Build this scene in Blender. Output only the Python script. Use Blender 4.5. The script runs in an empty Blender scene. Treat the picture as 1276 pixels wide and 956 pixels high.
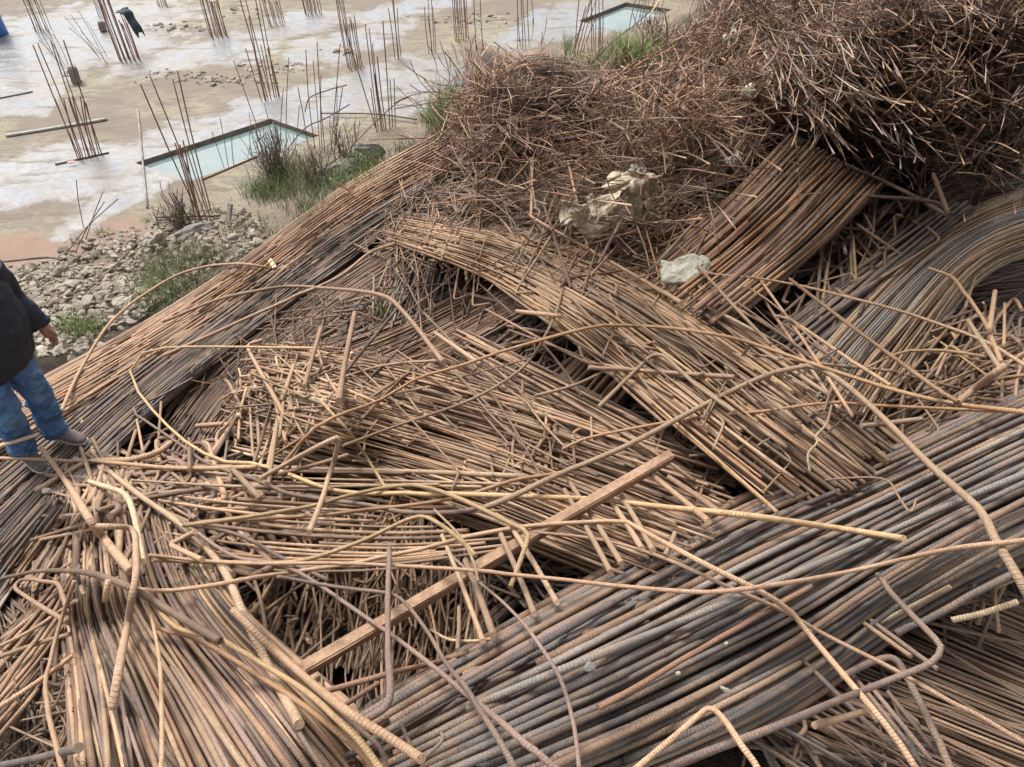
import bpy, bmesh, math, random
import numpy as np
from mathutils import Vector, Matrix
from mathutils.geometry import tessellate_polygon

random.seed(7)
rng = np.random.default_rng(11)
scn = bpy.context.scene
COL = scn.collection
R = math.radians

# ------------------------------------------------------------------ camera
PITCH, ROLL, FPX, CH = R(45.5), R(-0.8), 898.0, 5.5
_R = np.array([1, 0, 0.]); _U = np.array([0, math.sin(PITCH), math.cos(PITCH)]); CF = np.array([0, math.cos(PITCH), -math.sin(PITCH)])
CR = _R*math.cos(ROLL) + _U*math.sin(ROLL); CU = -_R*math.sin(ROLL) + _U*math.cos(ROLL)
CC = np.array([0, 0, CH])
cam = bpy.data.cameras.new('camera'); camo = bpy.data.objects.new('camera', cam); COL.objects.link(camo)
cam.sensor_width = 36; cam.lens = FPX/1276*36; cam.clip_start = 0.05; cam.clip_end = 3000
m = Matrix(((CR[0], CU[0], -CF[0], 0), (CR[1], CU[1], -CF[1], 0), (CR[2], CU[2], -CF[2], CH), (0, 0, 0, 1)))
camo.matrix_world = m
scn.camera = camo

# ------------------------------------------------------------------ sky and sun (bright overcast)
SUN_EL, SUN_AZ = R(58), R(-35)
w = bpy.data.worlds.new('World'); scn.world = w; w.use_nodes = True
nt = w.node_tree; bg = nt.nodes['Background']
sky = nt.nodes.new('ShaderNodeTexSky'); sky.sky_type = 'NISHITA'; sky.sun_disc = False
sky.sun_elevation = SUN_EL; sky.sun_rotation = SUN_AZ; sky.dust_density = 4; sky.air_density = 1.0; sky.ozone_density = 1.0
hs = nt.nodes.new('ShaderNodeHueSaturation'); hs.inputs['Saturation'].default_value = 0.25
nt.links.new(sky.outputs[0], hs.inputs['Color']); nt.links.new(hs.outputs[0], bg.inputs['Color'])
bg.inputs['Strength'].default_value = 0.12
sl = bpy.data.lights.new('sun', 'SUN'); sl.energy = 2.1; sl.angle = R(24); sl.color = (1, 0.955, 0.89)
so = bpy.data.objects.new('sun', sl); COL.objects.link(so)
# sun direction: towards azimuth SUN_AZ measured from +Y clockwise
sd = Vector((math.sin(SUN_AZ)*math.cos(SUN_EL), math.cos(SUN_AZ)*math.cos(SUN_EL), math.sin(SUN_EL)))
so.rotation_euler = sd.to_track_quat('Z', 'Y').to_euler()
scn.view_settings.view_transform = 'Standard'; scn.view_settings.look = 'None'
scn.view_settings.exposure = 1.25; scn.view_settings.gamma = 1.0; scn.view_settings.use_curve_mapping = False
scn.cycles.max_bounces = 5; scn.cycles.diffuse_bounces = 3

# ------------------------------------------------------------------ pixel -> place helpers
def W(px, py, z):
    px = np.asarray(px, float); py = np.asarray(py, float); z = np.asarray(z, float)
    d = CF + CR*((px-638)/FPX)[..., None] + CU*((478-py)/FPX)[..., None]
    t = (z-CH)/d[..., 2]
    return CC + d*t[..., None]
def P(px, py, z=0.0): return Vector(W(px, py, z).tolist())
def depth(p): return float((np.asarray(p)-CC) @ CF)

# height of the heap of steel, sampled where the photograph shows it
ZC = np.array([
 (0,956,2.7),(150,956,3.6),(300,956,3.75),(640,956,3.8),(950,956,3.8),(1276,956,3.6),(1276,830,3.6),(1276,700,3.7),(1276,560,3.65),(1276,480,3.55),
 (900,700,3.6),(700,820,3.7),(480,880,3.6),(640,700,3.3),(640,620,3.2),(500,760,3.2),(400,700,3.15),(300,640,3.05),(300,760,3.35),(120,640,3.0),(150,720,3.2),(150,850,3.45),(60,800,2.6),
 (400,520,2.95),(700,520,3.1),(830,560,3.2),(700,400,3.05),(600,470,2.9),(900,400,3.15),(1000,520,3.35),(1100,400,3.2),(1180,480,3.35),
 (550,330,2.4),(500,390,2.3),(430,440,2.25),(300,500,1.9),(250,470,1.6),(100,520,1.5),(0,600,1.5),(70,570,1.55),(60,660,1.9),(0,700,1.8),(300,350,1.3),(400,290,1.25),(200,440,1.4),(540,190,1.05),(460,250,1.15),
 (620,90,1.55),(690,85,1.6),(620,180,1.55),(560,140,0.9),(590,240,1.8),(760,110,1.7),(800,280,2.5),(700,280,2.3),(800,180,2.1),(780,70,1.3),(860,40,1.6),(900,10,1.6),(880,130,2.3),(950,200,2.6),(960,90,2.9),
 (1050,60,3.1),(1050,130,2.9),(1080,190,2.6),(1000,260,3.0),(1100,280,3.0),(1180,220,3.0),(1276,260,3.3),(1276,200,3.1),(1276,100,3.4),(1170,90,3.1),(960,0,2.5),(1100,0,3.4),(1276,0,3.8),(1276,340,3.2),
 (30,440,0.75),(100,430,0.85),(180,390,0.65),(260,320,0.5),(350,290,0.6),(60,360,0.3),(200,310,0.15),(330,245,0.02),(440,200,0.3),(500,170,0.4),(60,320,0.0),(220,280,0.02),(400,170,-.1),(560,95,-.35),(520,140,-.3),(640,50,-.45),(720,70,.2),(760,55,-.05),(820,40,.2),(850,10,0.1),(0,330,-.05),
 (0,280,-.3),(250,212,-.45),(780,20,-.6),(740,32,-.5),(820,12,-.45),(700,45,-.45),(680,20,-.5),(205,212,-.45),(320,192,-.4),(375,168,-.4),(250,240,-.3),(300,215,-.35),(150,260,-.3),(300,180,-.3),(480,130,-.3),(100,100,-.4),(300,60,-.4),(500,30,-.4),(700,0,-.4),(820,-20,-.4),(0,0,-.4),
 (-250,500,.9),(-250,800,1.2),(-250,956,1.6),(1500,300,3.4),(1500,700,3.7),(1500,0,3.8),(600,1200,3.9),(1200,1200,3.8),(100,1200,3.3),(900,-150,2.0),(1200,-200,3.0),(-250,300,-.3),
 ], float)
def Z(px, py):
    px = np.asarray(px, float); py = np.asarray(py, float)
    d2 = (px[..., None]-ZC[:, 0])**2 + ((py[..., None]-ZC[:, 1])*1.25)**2 + 500.
    wt = d2**-1.9
    return (wt*ZC[:, 2]).sum(-1)/wt.sum(-1)

# ------------------------------------------------------------------ naming helpers
def tag(o, label=None, cat=None, group=None, kind=None):
    if label: o['label'] = label
    if cat: o['category'] = cat
    if group: o['group'] = group
    if kind: o['kind'] = kind
    return o
def empty(name, loc=(0, 0, 0), rz=0):
    o = bpy.data.objects.new(name, None); COL.objects.link(o); o.location = loc; o.rotation_euler = (0, 0, rz); return o
def link(name, me, mat, parent=None):
    o = bpy.data.objects.new(name, me); COL.objects.link(o)
    if mat: me.materials.append(mat)
    if parent: o.parent = parent
    return o
def bm_obj(name, bm, mat, parent=None, smooth=False):
    me = bpy.data.meshes.new(name); bm.to_mesh(me); bm.free()
    if smooth: me.polygons.foreach_set('use_smooth', [True]*len(me.polygons))
    return link(name, me, mat, parent)

# ------------------------------------------------------------------ materials
class NT:
    def __init__(s, name):
        s.m = bpy.data.materials.new(name); s.m.use_nodes = True; s.t = s.m.node_tree; s.b = s.t.nodes['Principled BSDF']
    def n(s, typ, **kw):
        x = s.t.nodes.new(typ)
        for k, v in kw.items(): setattr(x, k, v)
        return x
    def l(s, a, b): s.t.links.new(a, b)
    def math(s, op, a, b=None, clamp=False):
        x = s.n('ShaderNodeMath', operation=op, use_clamp=clamp)
        for i, v in enumerate((a, b)):
            if v is None: continue
            if hasattr(v, 'is_linked'): s.l(v, x.inputs[i])
            else: x.inputs[i].default_value = v
        return x.outputs[0]
    def noise(s, scale, detail=4, vec=None, rough=.55):
        x = s.n('ShaderNodeTexNoise'); x.inputs['Scale'].default_value = scale; x.inputs['Detail'].default_value = detail; x.inputs['Roughness'].default_value = rough
        if vec is not None: s.l(vec, x.inputs['Vector'])
        return x.outputs['Fac']
    def ramp(s, fac, stops):
        x = s.n('ShaderNodeValToRGB'); e = x.color_ramp.elements
        while len(e) < len(stops): e.new(.5)
        for i, (p, c) in enumerate(stops): e[i].position = p; e[i].color = (*c, 1) if not isinstance(c, (int, float)) else (c, c, c, 1)
        s.l(fac, x.inputs[0]); return x.outputs[0]
    def mix(s, fac, a, b, mode='MIX'):
        x = s.n('ShaderNodeMix', data_type='RGBA', blend_type=mode)
        for i, v in ((0, fac), (6, a), (7, b)):
            if hasattr(v, 'is_linked'): s.l(v, x.inputs[i])
            elif isinstance(v, (int, float)): x.inputs[i].default_value = v
            else: x.inputs[i].default_value = (*v, 1)
        return x.outputs[2]
    def bump(s, h, strength=.4, dist=.01):
        x = s.n('ShaderNodeBump'); x.inputs['Strength'].default_value = strength; x.inputs['Distance'].default_value = dist
        s.l(h, x.inputs['Height']); s.l(x.outputs[0], s.b.inputs['Normal'])
    def obj(s): return s.n('ShaderNodeTexCoord').outputs['Object']
    def set(s, col=None, rough=.8, metal=0., spec=.4):
        if col is not None:
            if hasattr(col, 'is_linked'): s.l(col, s.b.inputs['Base Color'])
            else: s.b.inputs['Base Color'].default_value = (*col, 1)
        if hasattr(rough, 'is_linked'): s.l(rough, s.b.inputs['Roughness'])
        else: s.b.inputs['Roughness'].default_value = rough
        s.b.inputs['Metallic'].default_value = metal; s.b.inputs['Specular IOR Level'].default_value = spec
        return s.m

def steel_material():
    s = NT('rusty_steel')
    at = s.n('ShaderNodeAttribute', attribute_name='tint')
    geo = s.n('ShaderNodeNewGeometry').outputs['Position']
    n1 = s.noise(7, 3, geo); n2 = s.noise(190, 4, geo, .75); n3 = s.noise(28, 3, geo)
    # pale earth dust in patches, darker scale in others, orange bloom
    c = s.mix(s.math('MULTIPLY', s.ramp(n1, [(.42, 0.), (.66, 1.)]), .30), at.outputs['Color'], (.39, .265, .16))
    c = s.mix(s.math('MULTIPLY', s.ramp(n3, [(.48, 0.), (.70, 1.)]), .42), c, (.20, .105, .055))
    mul = s.ramp(n2, [(.3, .58), (.5, 1.0), (.72, 1.38)])
    c = s.mix(1.0, c, mul, 'MULTIPLY')
    uv = s.n('ShaderNodeSeparateXYZ'); s.l(s.n('ShaderNodeUVMap').outputs[0], uv.inputs[0])
    ph = s.math('ADD', uv.outputs[0], s.math('MULTIPLY', uv.outputs[1], 1.0))
    rib = s.math('SINE', s.math('MULTIPLY', ph, 2*math.pi))
    rib = s.ramp(rib, [(.0, 0.), (.55, 0.), (.9, 1.)])
    rib = s.math('MULTIPLY', rib, at.outputs['Alpha'])
    c = s.mix(s.math('MULTIPLY', rib, .34), c, (.40, .31, .23))
    h = s.math('ADD', s.math('MULTIPLY', rib, 1.0), s.math('MULTIPLY', n2, .6))
    s.bump(h, 1.0, .005)
    return s.set(c, s.ramp(n3, [(.3, .5), (.7, .8)]), .0, .5)
M_STEEL = steel_material()

def simple(name, c1, c2, scale=8, rough=.85, bump=.3, bd=.01, spec=.3, detail=5):
    s = NT(name); v = s.obj(); n = s.noise(scale, detail, v); n2 = s.noise(scale*5, 4, v)
    c = s.ramp(n, [(.3, c1), (.7, c2)]); c = s.mix(1.0, c, s.ramp(n2, [(.25, .75), (.75, 1.2)]), 'MULTIPLY')
    if bump: s.bump(n2, bump, bd)
    return s.set(c, rough, 0, spec)
M_STONE = simple('broken_stone', (.33, .29, .235), (.165, .14, .11), 3, .9, .6, .02)
M_PALESTONE = simple('pale_plaster_lump', (.62, .60, .50), (.46, .43, .34), 9, .9, .7, .02)
M_CONC = simple('old_concrete', (.30, .28, .25), (.17, .155, .14), 6, .9, .6, .02)
M_BAG = simple('dirty_sack_fabric', (.60, .53, .41), (.30, .22, .14), 4, .75, .4, .01)
M_RAG = simple('white_rag', (.72, .70, .63), (.42, .37, .29), 12, .8, .4, .01)
M_WOOD = simple('weathered_beam', (.36, .235, .15), (.20, .12, .075), 14, .85, .9, .006)
M_PALEWOOD = simple('pale_wood', (.62, .46, .28), (.50, .35, .2), 9, .8, .2, .004)
M_PIPE = simple('grey_pipe', (.42, .42, .38), (.30, .28, .23), 8, .6, .2, .004)
M_JACKET = simple('black_jacket_cloth', (.010, .014, .024), (.02, .027, .042), 6, .6, .35, .012, .35)
M_SKIN = simple('skin', (.36, .19, .12), (.30, .155, .10), 9, .6, .15, .002, .4)
M_HAIR = simple('hair', (.012, .01, .009), (.02, .016, .013), 60, .6, .5, .004)
M_SHOE = simple('grey_suede', (.17, .14, .13), (.12, .10, .095), 12, .9, .3, .004)
M_SOLE = simple('pale_sole', (.5, .47, .42), (.35, .31, .27), 12, .8, .2, .004)
M_BLUE = simple('blue_plastic', (.07, .22, .62), (.06, .17, .5), 3, .5, .1, .004, .5)
M_PINK = simple('pink_ribbon', (.75, .3, .33), (.7, .4, .4), 9, .7, .1, .004)
M_CLOTH = simple('dark_slate_cloth', (.028, .04, .055), (.05, .065, .08), 9, .8, .5, .01)
M_TWIG = simple('dry_twig', (.17, .135, .105), (.10, .075, .058), 9, .9, .3, .004)
def denim():
    s = NT('blue_denim'); v = s.obj(); n = s.noise(5, 4, v); n2 = s.noise(120, 2, v); n3 = s.noise(16, 3, v)
    c = s.ramp(n, [(.3, (.035, .085, .19)), (.5, (.075, .155, .30)), (.72, (.19, .28, .40))])
    c = s.mix(1., c, s.ramp(n2, [(.3, .8), (.7, 1.15)]), 'MULTIPLY')
    s.bump(n3, .6, .03); return s.set(c, .9, 0, .2)
M_DENIM = denim()
def grassm():
    s = NT('grass_blades'); at = s.n('ShaderNodeAttribute', attribute_name='tint')
    return s.set(at.outputs['Color'], .6, 0, .3)
M_GRASS = grassm()

def earth():
    s = NT('earth_rust_and_gap_shade'); v = s.obj(); n = s.noise(1.1, 6, v); n2 = s.noise(14, 5, v); n3 = s.noise(55, 3, v)
    at = s.n('ShaderNodeAttribute', attribute_name='tint')
    c = s.mix(1., at.outputs['Color'], s.ramp(n, [(.3, .75), (.7, 1.25)]), 'MULTIPLY')
    c = s.mix(1., c, s.ramp(n2, [(.3, .7), (.7, 1.25)]), 'MULTIPLY')
    s.bump(s.math('ADD', n2, s.math('MULTIPLY', n3, .4)), .8, .06); return s.set(c, .95, 0, .2)
M_EARTH = earth()

# wet slab: puddles (centre, end of long axis, end of short axis, all on the photo's slab)
PUD = [((50,55),(260,0),(20,130)), ((275,62),(400,28),(285,88)), ((330,150),(610,62),(350,184)), ((70,215),(200,195),(60,262)), ((150,245),(240,205),(165,268)),
       ((585,92),(690,50),(590,120)), ((705,30),(800,-6),(725,52)), ((500,12),(600,-8),(480,28)), ((370,28),(440,10),(375,45)),((10,120),(70,100),(30,150)),((440,55),(520,30),(450,75))]
def slab_material():
    s = NT('wet_slab'); v = s.obj()
    warp = s.n('ShaderNodeTexNoise'); warp.inputs['Scale'].default_value = .9; warp.inputs['Detail'].default_value = 5; s.l(v, warp.inputs['Vector'])
    off = s.n('ShaderNodeVectorMath', operation='SUBTRACT'); s.l(warp.outputs['Color'], off.inputs[0]); off.inputs[1].default_value = (.5, .5, .5)
    sc = s.n('ShaderNodeVectorMath', operation='SCALE'); s.l(off.outputs[0], sc.inputs[0]); sc.inputs['Scale'].default_value = 2.4
    ad = s.n('ShaderNodeVectorMath', operation='ADD'); s.l(v, ad.inputs[0]); s.l(sc.outputs[0], ad.inputs[1])
    cur = None
    for c, a, b in PUD:
        c, a, b = P(*c), P(*a), P(*b)
        va, vb = a-c, b-c; ang = math.atan2(va.y, va.x); perp = Vector((-math.sin(ang), math.cos(ang), 0))
        mp = s.n('ShaderNodeMapping', vector_type='TEXTURE'); mp.inputs['Location'].default_value = c; mp.inputs['Rotation'].default_value = (0, 0, ang)
        mp.inputs['Scale'].default_value = (va.length, max(.25, abs(vb.dot(perp))), 1)
        s.l(ad.outputs[0], mp.inputs['Vector'])
        ln = s.n('ShaderNodeVectorMath', operation='LENGTH'); s.l(mp.outputs[0], ln.inputs[0])
        cur = ln.outputs['Value'] if cur is None else s.math('MINIMUM', cur, ln.outputs['Value'])
    n1 = s.noise(.55, 6, v); n2 = s.noise(2.6, 8, v, .7); n3 = s.noise(30, 4, v)
    st = s.n('ShaderNodeMapping'); st.inputs['Scale'].default_value = (.5, 1.6, 1); st.inputs['Rotation'].default_value = (0, 0, R(-35)); s.l(v, st.inputs['Vector'])
    n4 = s.noise(2.4, 8, st.outputs[0], .62)
    dry = s.ramp(n4, [(.28, (.10, .078, .06)), (.42, (.18, .145, .11)), (.5, (.31, .265, .185)), (.58, (.18, .15, .125)), (.72, (.36, .32, .24))])
    dry = s.mix(1., dry, (.70, .72, .68), 'MULTIPLY')
    dry = s.mix(s.math('MULTIPLY', s.ramp(n1, [(.42, 0.), (.56, 1.)]), .85), dry, (.125, .098, .075))
    wet_sky_tint = s.ramp(n2, [(.3, (.12, .122, .135)), (.43, (.185, .197, .222)), (.52, (.145, .135, .12)), (.6, (.20, .205, .22)), (.75, (.23, .23, .235))])  # cool pale tones paint the sky's reflection into the wet areas
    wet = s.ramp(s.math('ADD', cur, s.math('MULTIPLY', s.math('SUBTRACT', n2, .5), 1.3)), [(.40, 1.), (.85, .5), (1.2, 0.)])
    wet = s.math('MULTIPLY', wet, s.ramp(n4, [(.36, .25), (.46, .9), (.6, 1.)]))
    # red earth near the heap
    red = s.n('ShaderNodeMapping', vector_type='TEXTURE'); pr = P(20, 315); red.inputs['Location'].default_value = pr; red.inputs['Scale'].default_value = (2.4, .7, 1); red.inputs['Rotation'].default_value = (0, 0, R(10)); s.l(ad.outputs[0], red.inputs['Vector'])
    rl = s.n('ShaderNodeVectorMath', operation='LENGTH'); s.l(red.outputs[0], rl.inputs[0])
    dry = s.mix(s.ramp(rl.outputs['Value'], [(.6, 1.), (1.15, 0.)]), dry, s.mix(n2, (.13, .075, .052), (.24, .165, .12)))
    c = s.mix(wet, dry, wet_sky_tint)
    c = s.mix(1., c, s.ramp(n3, [(.3, .82), (.7, 1.12)]), 'MULTIPLY')
    rough = s.n('ShaderNodeMix'); s.l(wet, rough.inputs[0]); rough.inputs[2].default_value = .85; rough.inputs[3].default_value = .27
    s.bump(s.math('MULTIPLY', s.math('ADD', n2, s.math('MULTIPLY', n3, .3)), s.math('SUBTRACT', 1.05, wet)), .45, .04)
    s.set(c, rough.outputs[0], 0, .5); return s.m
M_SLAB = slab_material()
def waterm():
    s = NT('pool_water'); v = s.obj(); n = s.noise(6, 3, v); s.bump(n, .05, .02)
    return s.set(s.ramp(n, [(.3, (.11, .155, .155)), (.7, (.145, .185, .175))]), .04, 0, .9)
M_WATER = waterm()
M_POOLWALL = simple('pool_side_concrete', (.24, .20, .15), (.13, .105, .08), 5, .9, .3, .01)

# ------------------------------------------------------------------ tube builder
def smooth_line(pts, n):           # Catmull-Rom through pts, n samples, even spacing
    p = np.asarray(pts, float)
    if len(p) == 2: t = np.linspace(0, 1, n)[:, None]; return p[0]*(1-t)+p[1]*t
    q = np.vstack([2*p[0]-p[1], p, 2*p[-1]-p[-2]]); out = []
    for i in range(1, len(q)-2):
        t = np.linspace(0, 1, 12, endpoint=False)[:, None]
        a, b, c, d = q[i-1], q[i], q[i+1], q[i+2]
        out.append(.5*((2*b)+(-a+c)*t+(2*a-5*b+4*c-d)*t*t+(-a+3*b-3*c+d)*t**3))
    out = np.vstack(out+[p[-1:]])
    return resample(out, n)
def resample(p, n):
    s = np.r_[0, np.cumsum(np.linalg.norm(np.diff(p, axis=0), axis=1))]
    u = np.linspace(0, s[-1], n)
    return np.stack([np.interp(u, s, p[:, k]) for k in range(p.shape[1])], 1)
def bent_line(pts, r):             # straight runs joined by tight bends
    p = np.asarray(pts, float); out = [p[0]]
    for i in range(1, len(p)-1):
        a = p[i-1]-p[i]; b = p[i+1]-p[i]; la, lb = np.linalg.norm(a), np.linalg.norm(b)
        rr = min(r, .45*la, .45*lb); s0 = p[i]+a/la*rr; s1 = p[i]+b/lb*rr
        for t in (0, .25, .5, .75, 1): out.append((1-t)**2*s0+2*t*(1-t)*p[i]+t*t*s1)
    out.append(p[-1]); return np.array(out)

def tube_arrays(bars):
    """bars: list of dict(p=(n,3) array, r=radius, c=rgb, k=sides). Returns verts, loops, face sizes, colours, uv."""
    V, F4, CAP, COLR, UV = [], [], [], [], []
    base = 0
    groups = {}
    for b in bars: groups.setdefault((len(b['p']), b['k']), []).append(b)
    for (n, k), L in groups.items():
        Pn = np.stack([b['p'] for b in L]); B = len(L)
        T = np.gradient(Pn, axis=1); T /= np.maximum(np.linalg.norm(T, axis=2, keepdims=True), 1e-9)
        ref = np.where(np.abs(T[:, 0, 2:3]) < .8, [[0, 0, 1.]], [[1., 0, 0]])
        N = np.zeros_like(T); x = np.cross(T[:, 0], ref); x /= np.linalg.norm(x, axis=1, keepdims=True); N[:, 0] = x
        for i in range(1, n):
            x = N[:, i-1]-T[:, i]*(N[:, i-1]*T[:, i]).sum(1, keepdims=True)
            N[:, i] = x/np.maximum(np.linalg.norm(x, axis=1, keepdims=True), 1e-9)
        Bn = np.cross(T, N)
        a = np.arange(k)/k*2*np.pi; ca, sa = np.cos(a), np.sin(a)
        rad = np.array([b['r'] for b in L])[:, None, None, None]
        ring = Pn[:, :, None, :]+rad*(N[:, :, None, :]*ca[:, None]+Bn[:, :, None, :]*sa[:, None])
        V.append(ring.reshape(-1, 3))
        idx = (base+np.arange(B*n*k)).reshape(B, n, k)
        a0 = idx[:, :-1, :]; a1 = np.roll(a0, -1, 2); b0 = idx[:, 1:, :]; b1 = np.roll(b0, -1, 2)
        F4.append(np.stack([a0, a1, b1, b0], -1).reshape(-1, 4))
        ln = np.zeros((B, n)); ln[:, 1:] = np.cumsum(np.linalg.norm(np.diff(Pn, axis=1), axis=2), 1)
        u = ln/(2.0*np.array([b['r'] for b in L])[:, None])*2.0
        U0 = np.broadcast_to(u[:, :-1, None], a0.shape); U1 = np.broadcast_to(u[:, 1:, None], a0.shape)
        v0 = np.broadcast_to(np.arange(k)/k, a0.shape); v1 = v0+1./k
        UV.append(np.stack([np.stack([U0, v0], -1), np.stack([U0, v1], -1), np.stack([U1, v1], -1), np.stack([U1, v0], -1)], -2).reshape(-1, 2))
        CAP.append((k, np.concatenate([idx[:, 0, ::-1], idx[:, -1, :]]), ))
        cc = np.repeat(np.array([[*b['c'], b.get('rib', 1.)] for b in L])[:, None, :], n*k, 1).reshape(-1, 4); COLR.append(cc)
        base += B*n*k
    V = np.vstack(V); F4 = np.vstack(F4); C = np.vstack(COLR); UV = np.vstack(UV)
    loops = [F4.reshape(-1)]; sizes = [np.full(len(F4), 4)]; uvs = [UV]
    for k, cp in CAP:
        loops.append(cp.reshape(-1)); sizes.append(np.full(len(cp), k)); uvs.append(np.zeros((cp.size, 2)))
    return V, np.concatenate(loops), np.concatenate(sizes), C, np.vstack(uvs), len(F4)
def tube_mesh(name, bars, origin=None):
    V, lo, sz, C, uv, n4 = tube_arrays(bars)
    if origin is not None: V = V-np.asarray(origin)
    me = bpy.data.meshes.new(name)
    me.vertices.add(len(V)); me.vertices.foreach_set('co', V.astype(np.float32).ravel())
    me.loops.add(len(lo)); me.loops.foreach_set('vertex_index', lo.astype(np.int32))
    me.polygons.add(len(sz)); st = np.r_[0, np.cumsum(sz)[:-1]]
    me.polygons.foreach_set('loop_start', st.astype(np.int32))
    sm = np.zeros(len(sz), bool); sm[:n4] = True; me.polygons.foreach_set('use_smooth', sm)
    ul = me.uv_layers.new(name='UVMap'); ul.data.foreach_set('uv', uv.astype(np.float32).ravel())
    ca = me.attributes.new('tint', 'FLOAT_COLOR', 'POINT')
    ca.data.foreach_set('color', C.astype(np.float32).ravel())
    me.update(calc_edges=True); return me

# ------------------------------------------------------------------ palette of steel
PAL = {
 'tan':   ('dusty tan', (.355, .218, .130)), 'gold': ('yellowish', (.41, .262, .128)), 'rust': ('reddish brown', (.175, .090, .055)),
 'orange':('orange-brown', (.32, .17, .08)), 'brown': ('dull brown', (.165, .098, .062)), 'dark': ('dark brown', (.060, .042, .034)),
 'mauve': ('mauve-brown', (.165, .112, .095)), 'grey': ('dark grey', (.085, .075, .073)), 'blue': ('slate grey', (.070, .064, .064)),
 'pale':  ('pale beige', (.47, .35, .22)), 'silver': ('pale grey', (.24, .215, .20)), 'sand': ('sandy', (.285, .19, .122)),
}
def tint(k, v=.42):
    c = np.array(PAL[k][1]); return np.clip(c*(1+rng.uniform(-v, v))*(1+rng.uniform(-.025, .025, 3)), .01, .9)
def pick(mix):
    ks = list(mix); wv = np.array([mix[k] for k in ks], float); return ks[rng.choice(len(ks), p=wv/wv.sum())]
def sides(d): return 9 if d >= 7.5 else 7 if d >= 5 else 6 if d >= 3.2 else 4

BARS = []          # every loose bar: dict(p, r, c, k, label, group, hero)
def add_bar(px, lift, d, key, label=None, group=None, hero=False, c=None, wob=0., cap=None):
    """px: (n,2) line on the photo; lift: height(s) above the heap; d: thickness in photo pixels"""
    px = np.asarray(px, float); z = Z(px[:, 0], px[:, 1])+lift
    if cap is not None: z = np.minimum(z, cap)
    p = W(px[:, 0], px[:, 1], z)
    dm = float(np.median((p-CC) @ CF)); r = max(.0018, .5*d*dm/FPX)
    BARS.append(dict(p=p, r=r, c=tint(key) if c is None else c, k=sides(d), label=label, group=group, hero=hero, key=key, d=d))

# ------------------------------------------------------------------ bundles
def bundle(A, B, n, d, mix, lift, T, desc, layers=3, j0=.06, j1=.06, drift=.14, samples=16, dj=.25, hook=0., bow=0., pw=1., rib=1.):
    if d < 2.9: n = int(n*1.2); d *= .85
    elif d < 5.7: n = int(n*1.35); d *= .80
    else: n = int(n*1.2); d *= .88
    A = smooth_line(A, 40); B = smooth_line(B, 40); tt = np.linspace(0, 1, 40)
    tg = np.gradient((A+B)/2, axis=0); tg /= np.linalg.norm(tg, axis=1, keepdims=True); cr = A-B
    wd = np.percentile(np.abs(cr[:, 0]*tg[:, 1]-cr[:, 1]*tg[:, 0]), 40); per = max(2, int(wd/d*.93))
    layers = max(layers-1, math.ceil(n/per)); per = max(1, n//layers); ph = rng.uniform(0, 6.28, (layers, 2))
    for i in range(n):
        lay = i % layers; s0 = ((i//layers)+.5+rng.uniform(-.28, .28))/per; s0 = float(np.clip(s0, 0, 1)); loose = rng.random() < .16
        s1 = float(np.clip(s0+(rng.normal(0, drift*1.3) if loose else drift*.45*math.sin(s0*5+ph[lay, 0])+rng.normal(0, .008)), -.04, 1.04))
        t0 = rng.uniform(0, j0) if rng.random() < .75 else rng.uniform(0, min(.6, j0*4)); t1 = 1-(rng.uniform(0, j1) if rng.random() < .75 else rng.uniform(0, min(.6, j1*4)))
        if t1-t0 < .15: continue
        t = np.linspace(t0, t1, samples)
        a = np.stack([np.interp(t, tt, A[:, 0]), np.interp(t, tt, A[:, 1])], 1); b = np.stack([np.interp(t, tt, B[:, 0]), np.interp(t, tt, B[:, 1])], 1)
        ss = (s0+(s1-s0)*t**pw + rng.normal(0, .004)*np.sin(t*rng.uniform(4, 9)+rng.uniform(0, 6)))[:, None]
        line = a*(1-ss)+b*ss
        dome = np.sqrt(np.clip(1-(2*ss[:, 0].clip(0, 1)-1)**2, 0, 1))*.8+.2
        lf = lift+T*((lay+rng.uniform(-.12, .12)+(1.1 if loose else 0))/max(1, layers-1))*dome+bow*np.sin(np.pi*t)
        key = pick(mix); dd = d*(1+rng.uniform(-dj, dj))
        if rng.random() < hook:
            e = line[0]; dirn = line[0]-line[1]; dirn /= np.linalg.norm(dirn); up = np.array([rng.normal(0, .25), -1.])
            L = rng.uniform(10, 24)*d/4.5; pts = np.vstack([line[::-1], e+dirn*3, e+dirn*3+up*L])
            if rng.random() < .45: pts = np.vstack([pts, pts[-1]-dirn*L*.9])
            ll = np.r_[lf[::-1], lf[0], lf[0]+.10]
            if len(pts) > len(ll): ll = np.r_[ll, lf[0]+.11]
            q = bent_line(np.c_[pts, ll*100], 7); line = q[:, :2]; lf = q[:, 2]/100
        add_bar(line, lf, dd, key, f"{PAL[key][0]} bar {desc}", f"bars {desc}"); BARS[-1]['rib'] = rib if rng.random() > .15 else 1-rib

TANS = dict(tan=5, orange=2, gold=1, brown=2, sand=2)
GREYS = dict(grey=5, blue=3, mauve=4, silver=1, brown=2, sand=1)
BROWNS = dict(brown=5, rust=3, mauve=3, tan=1)

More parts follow.
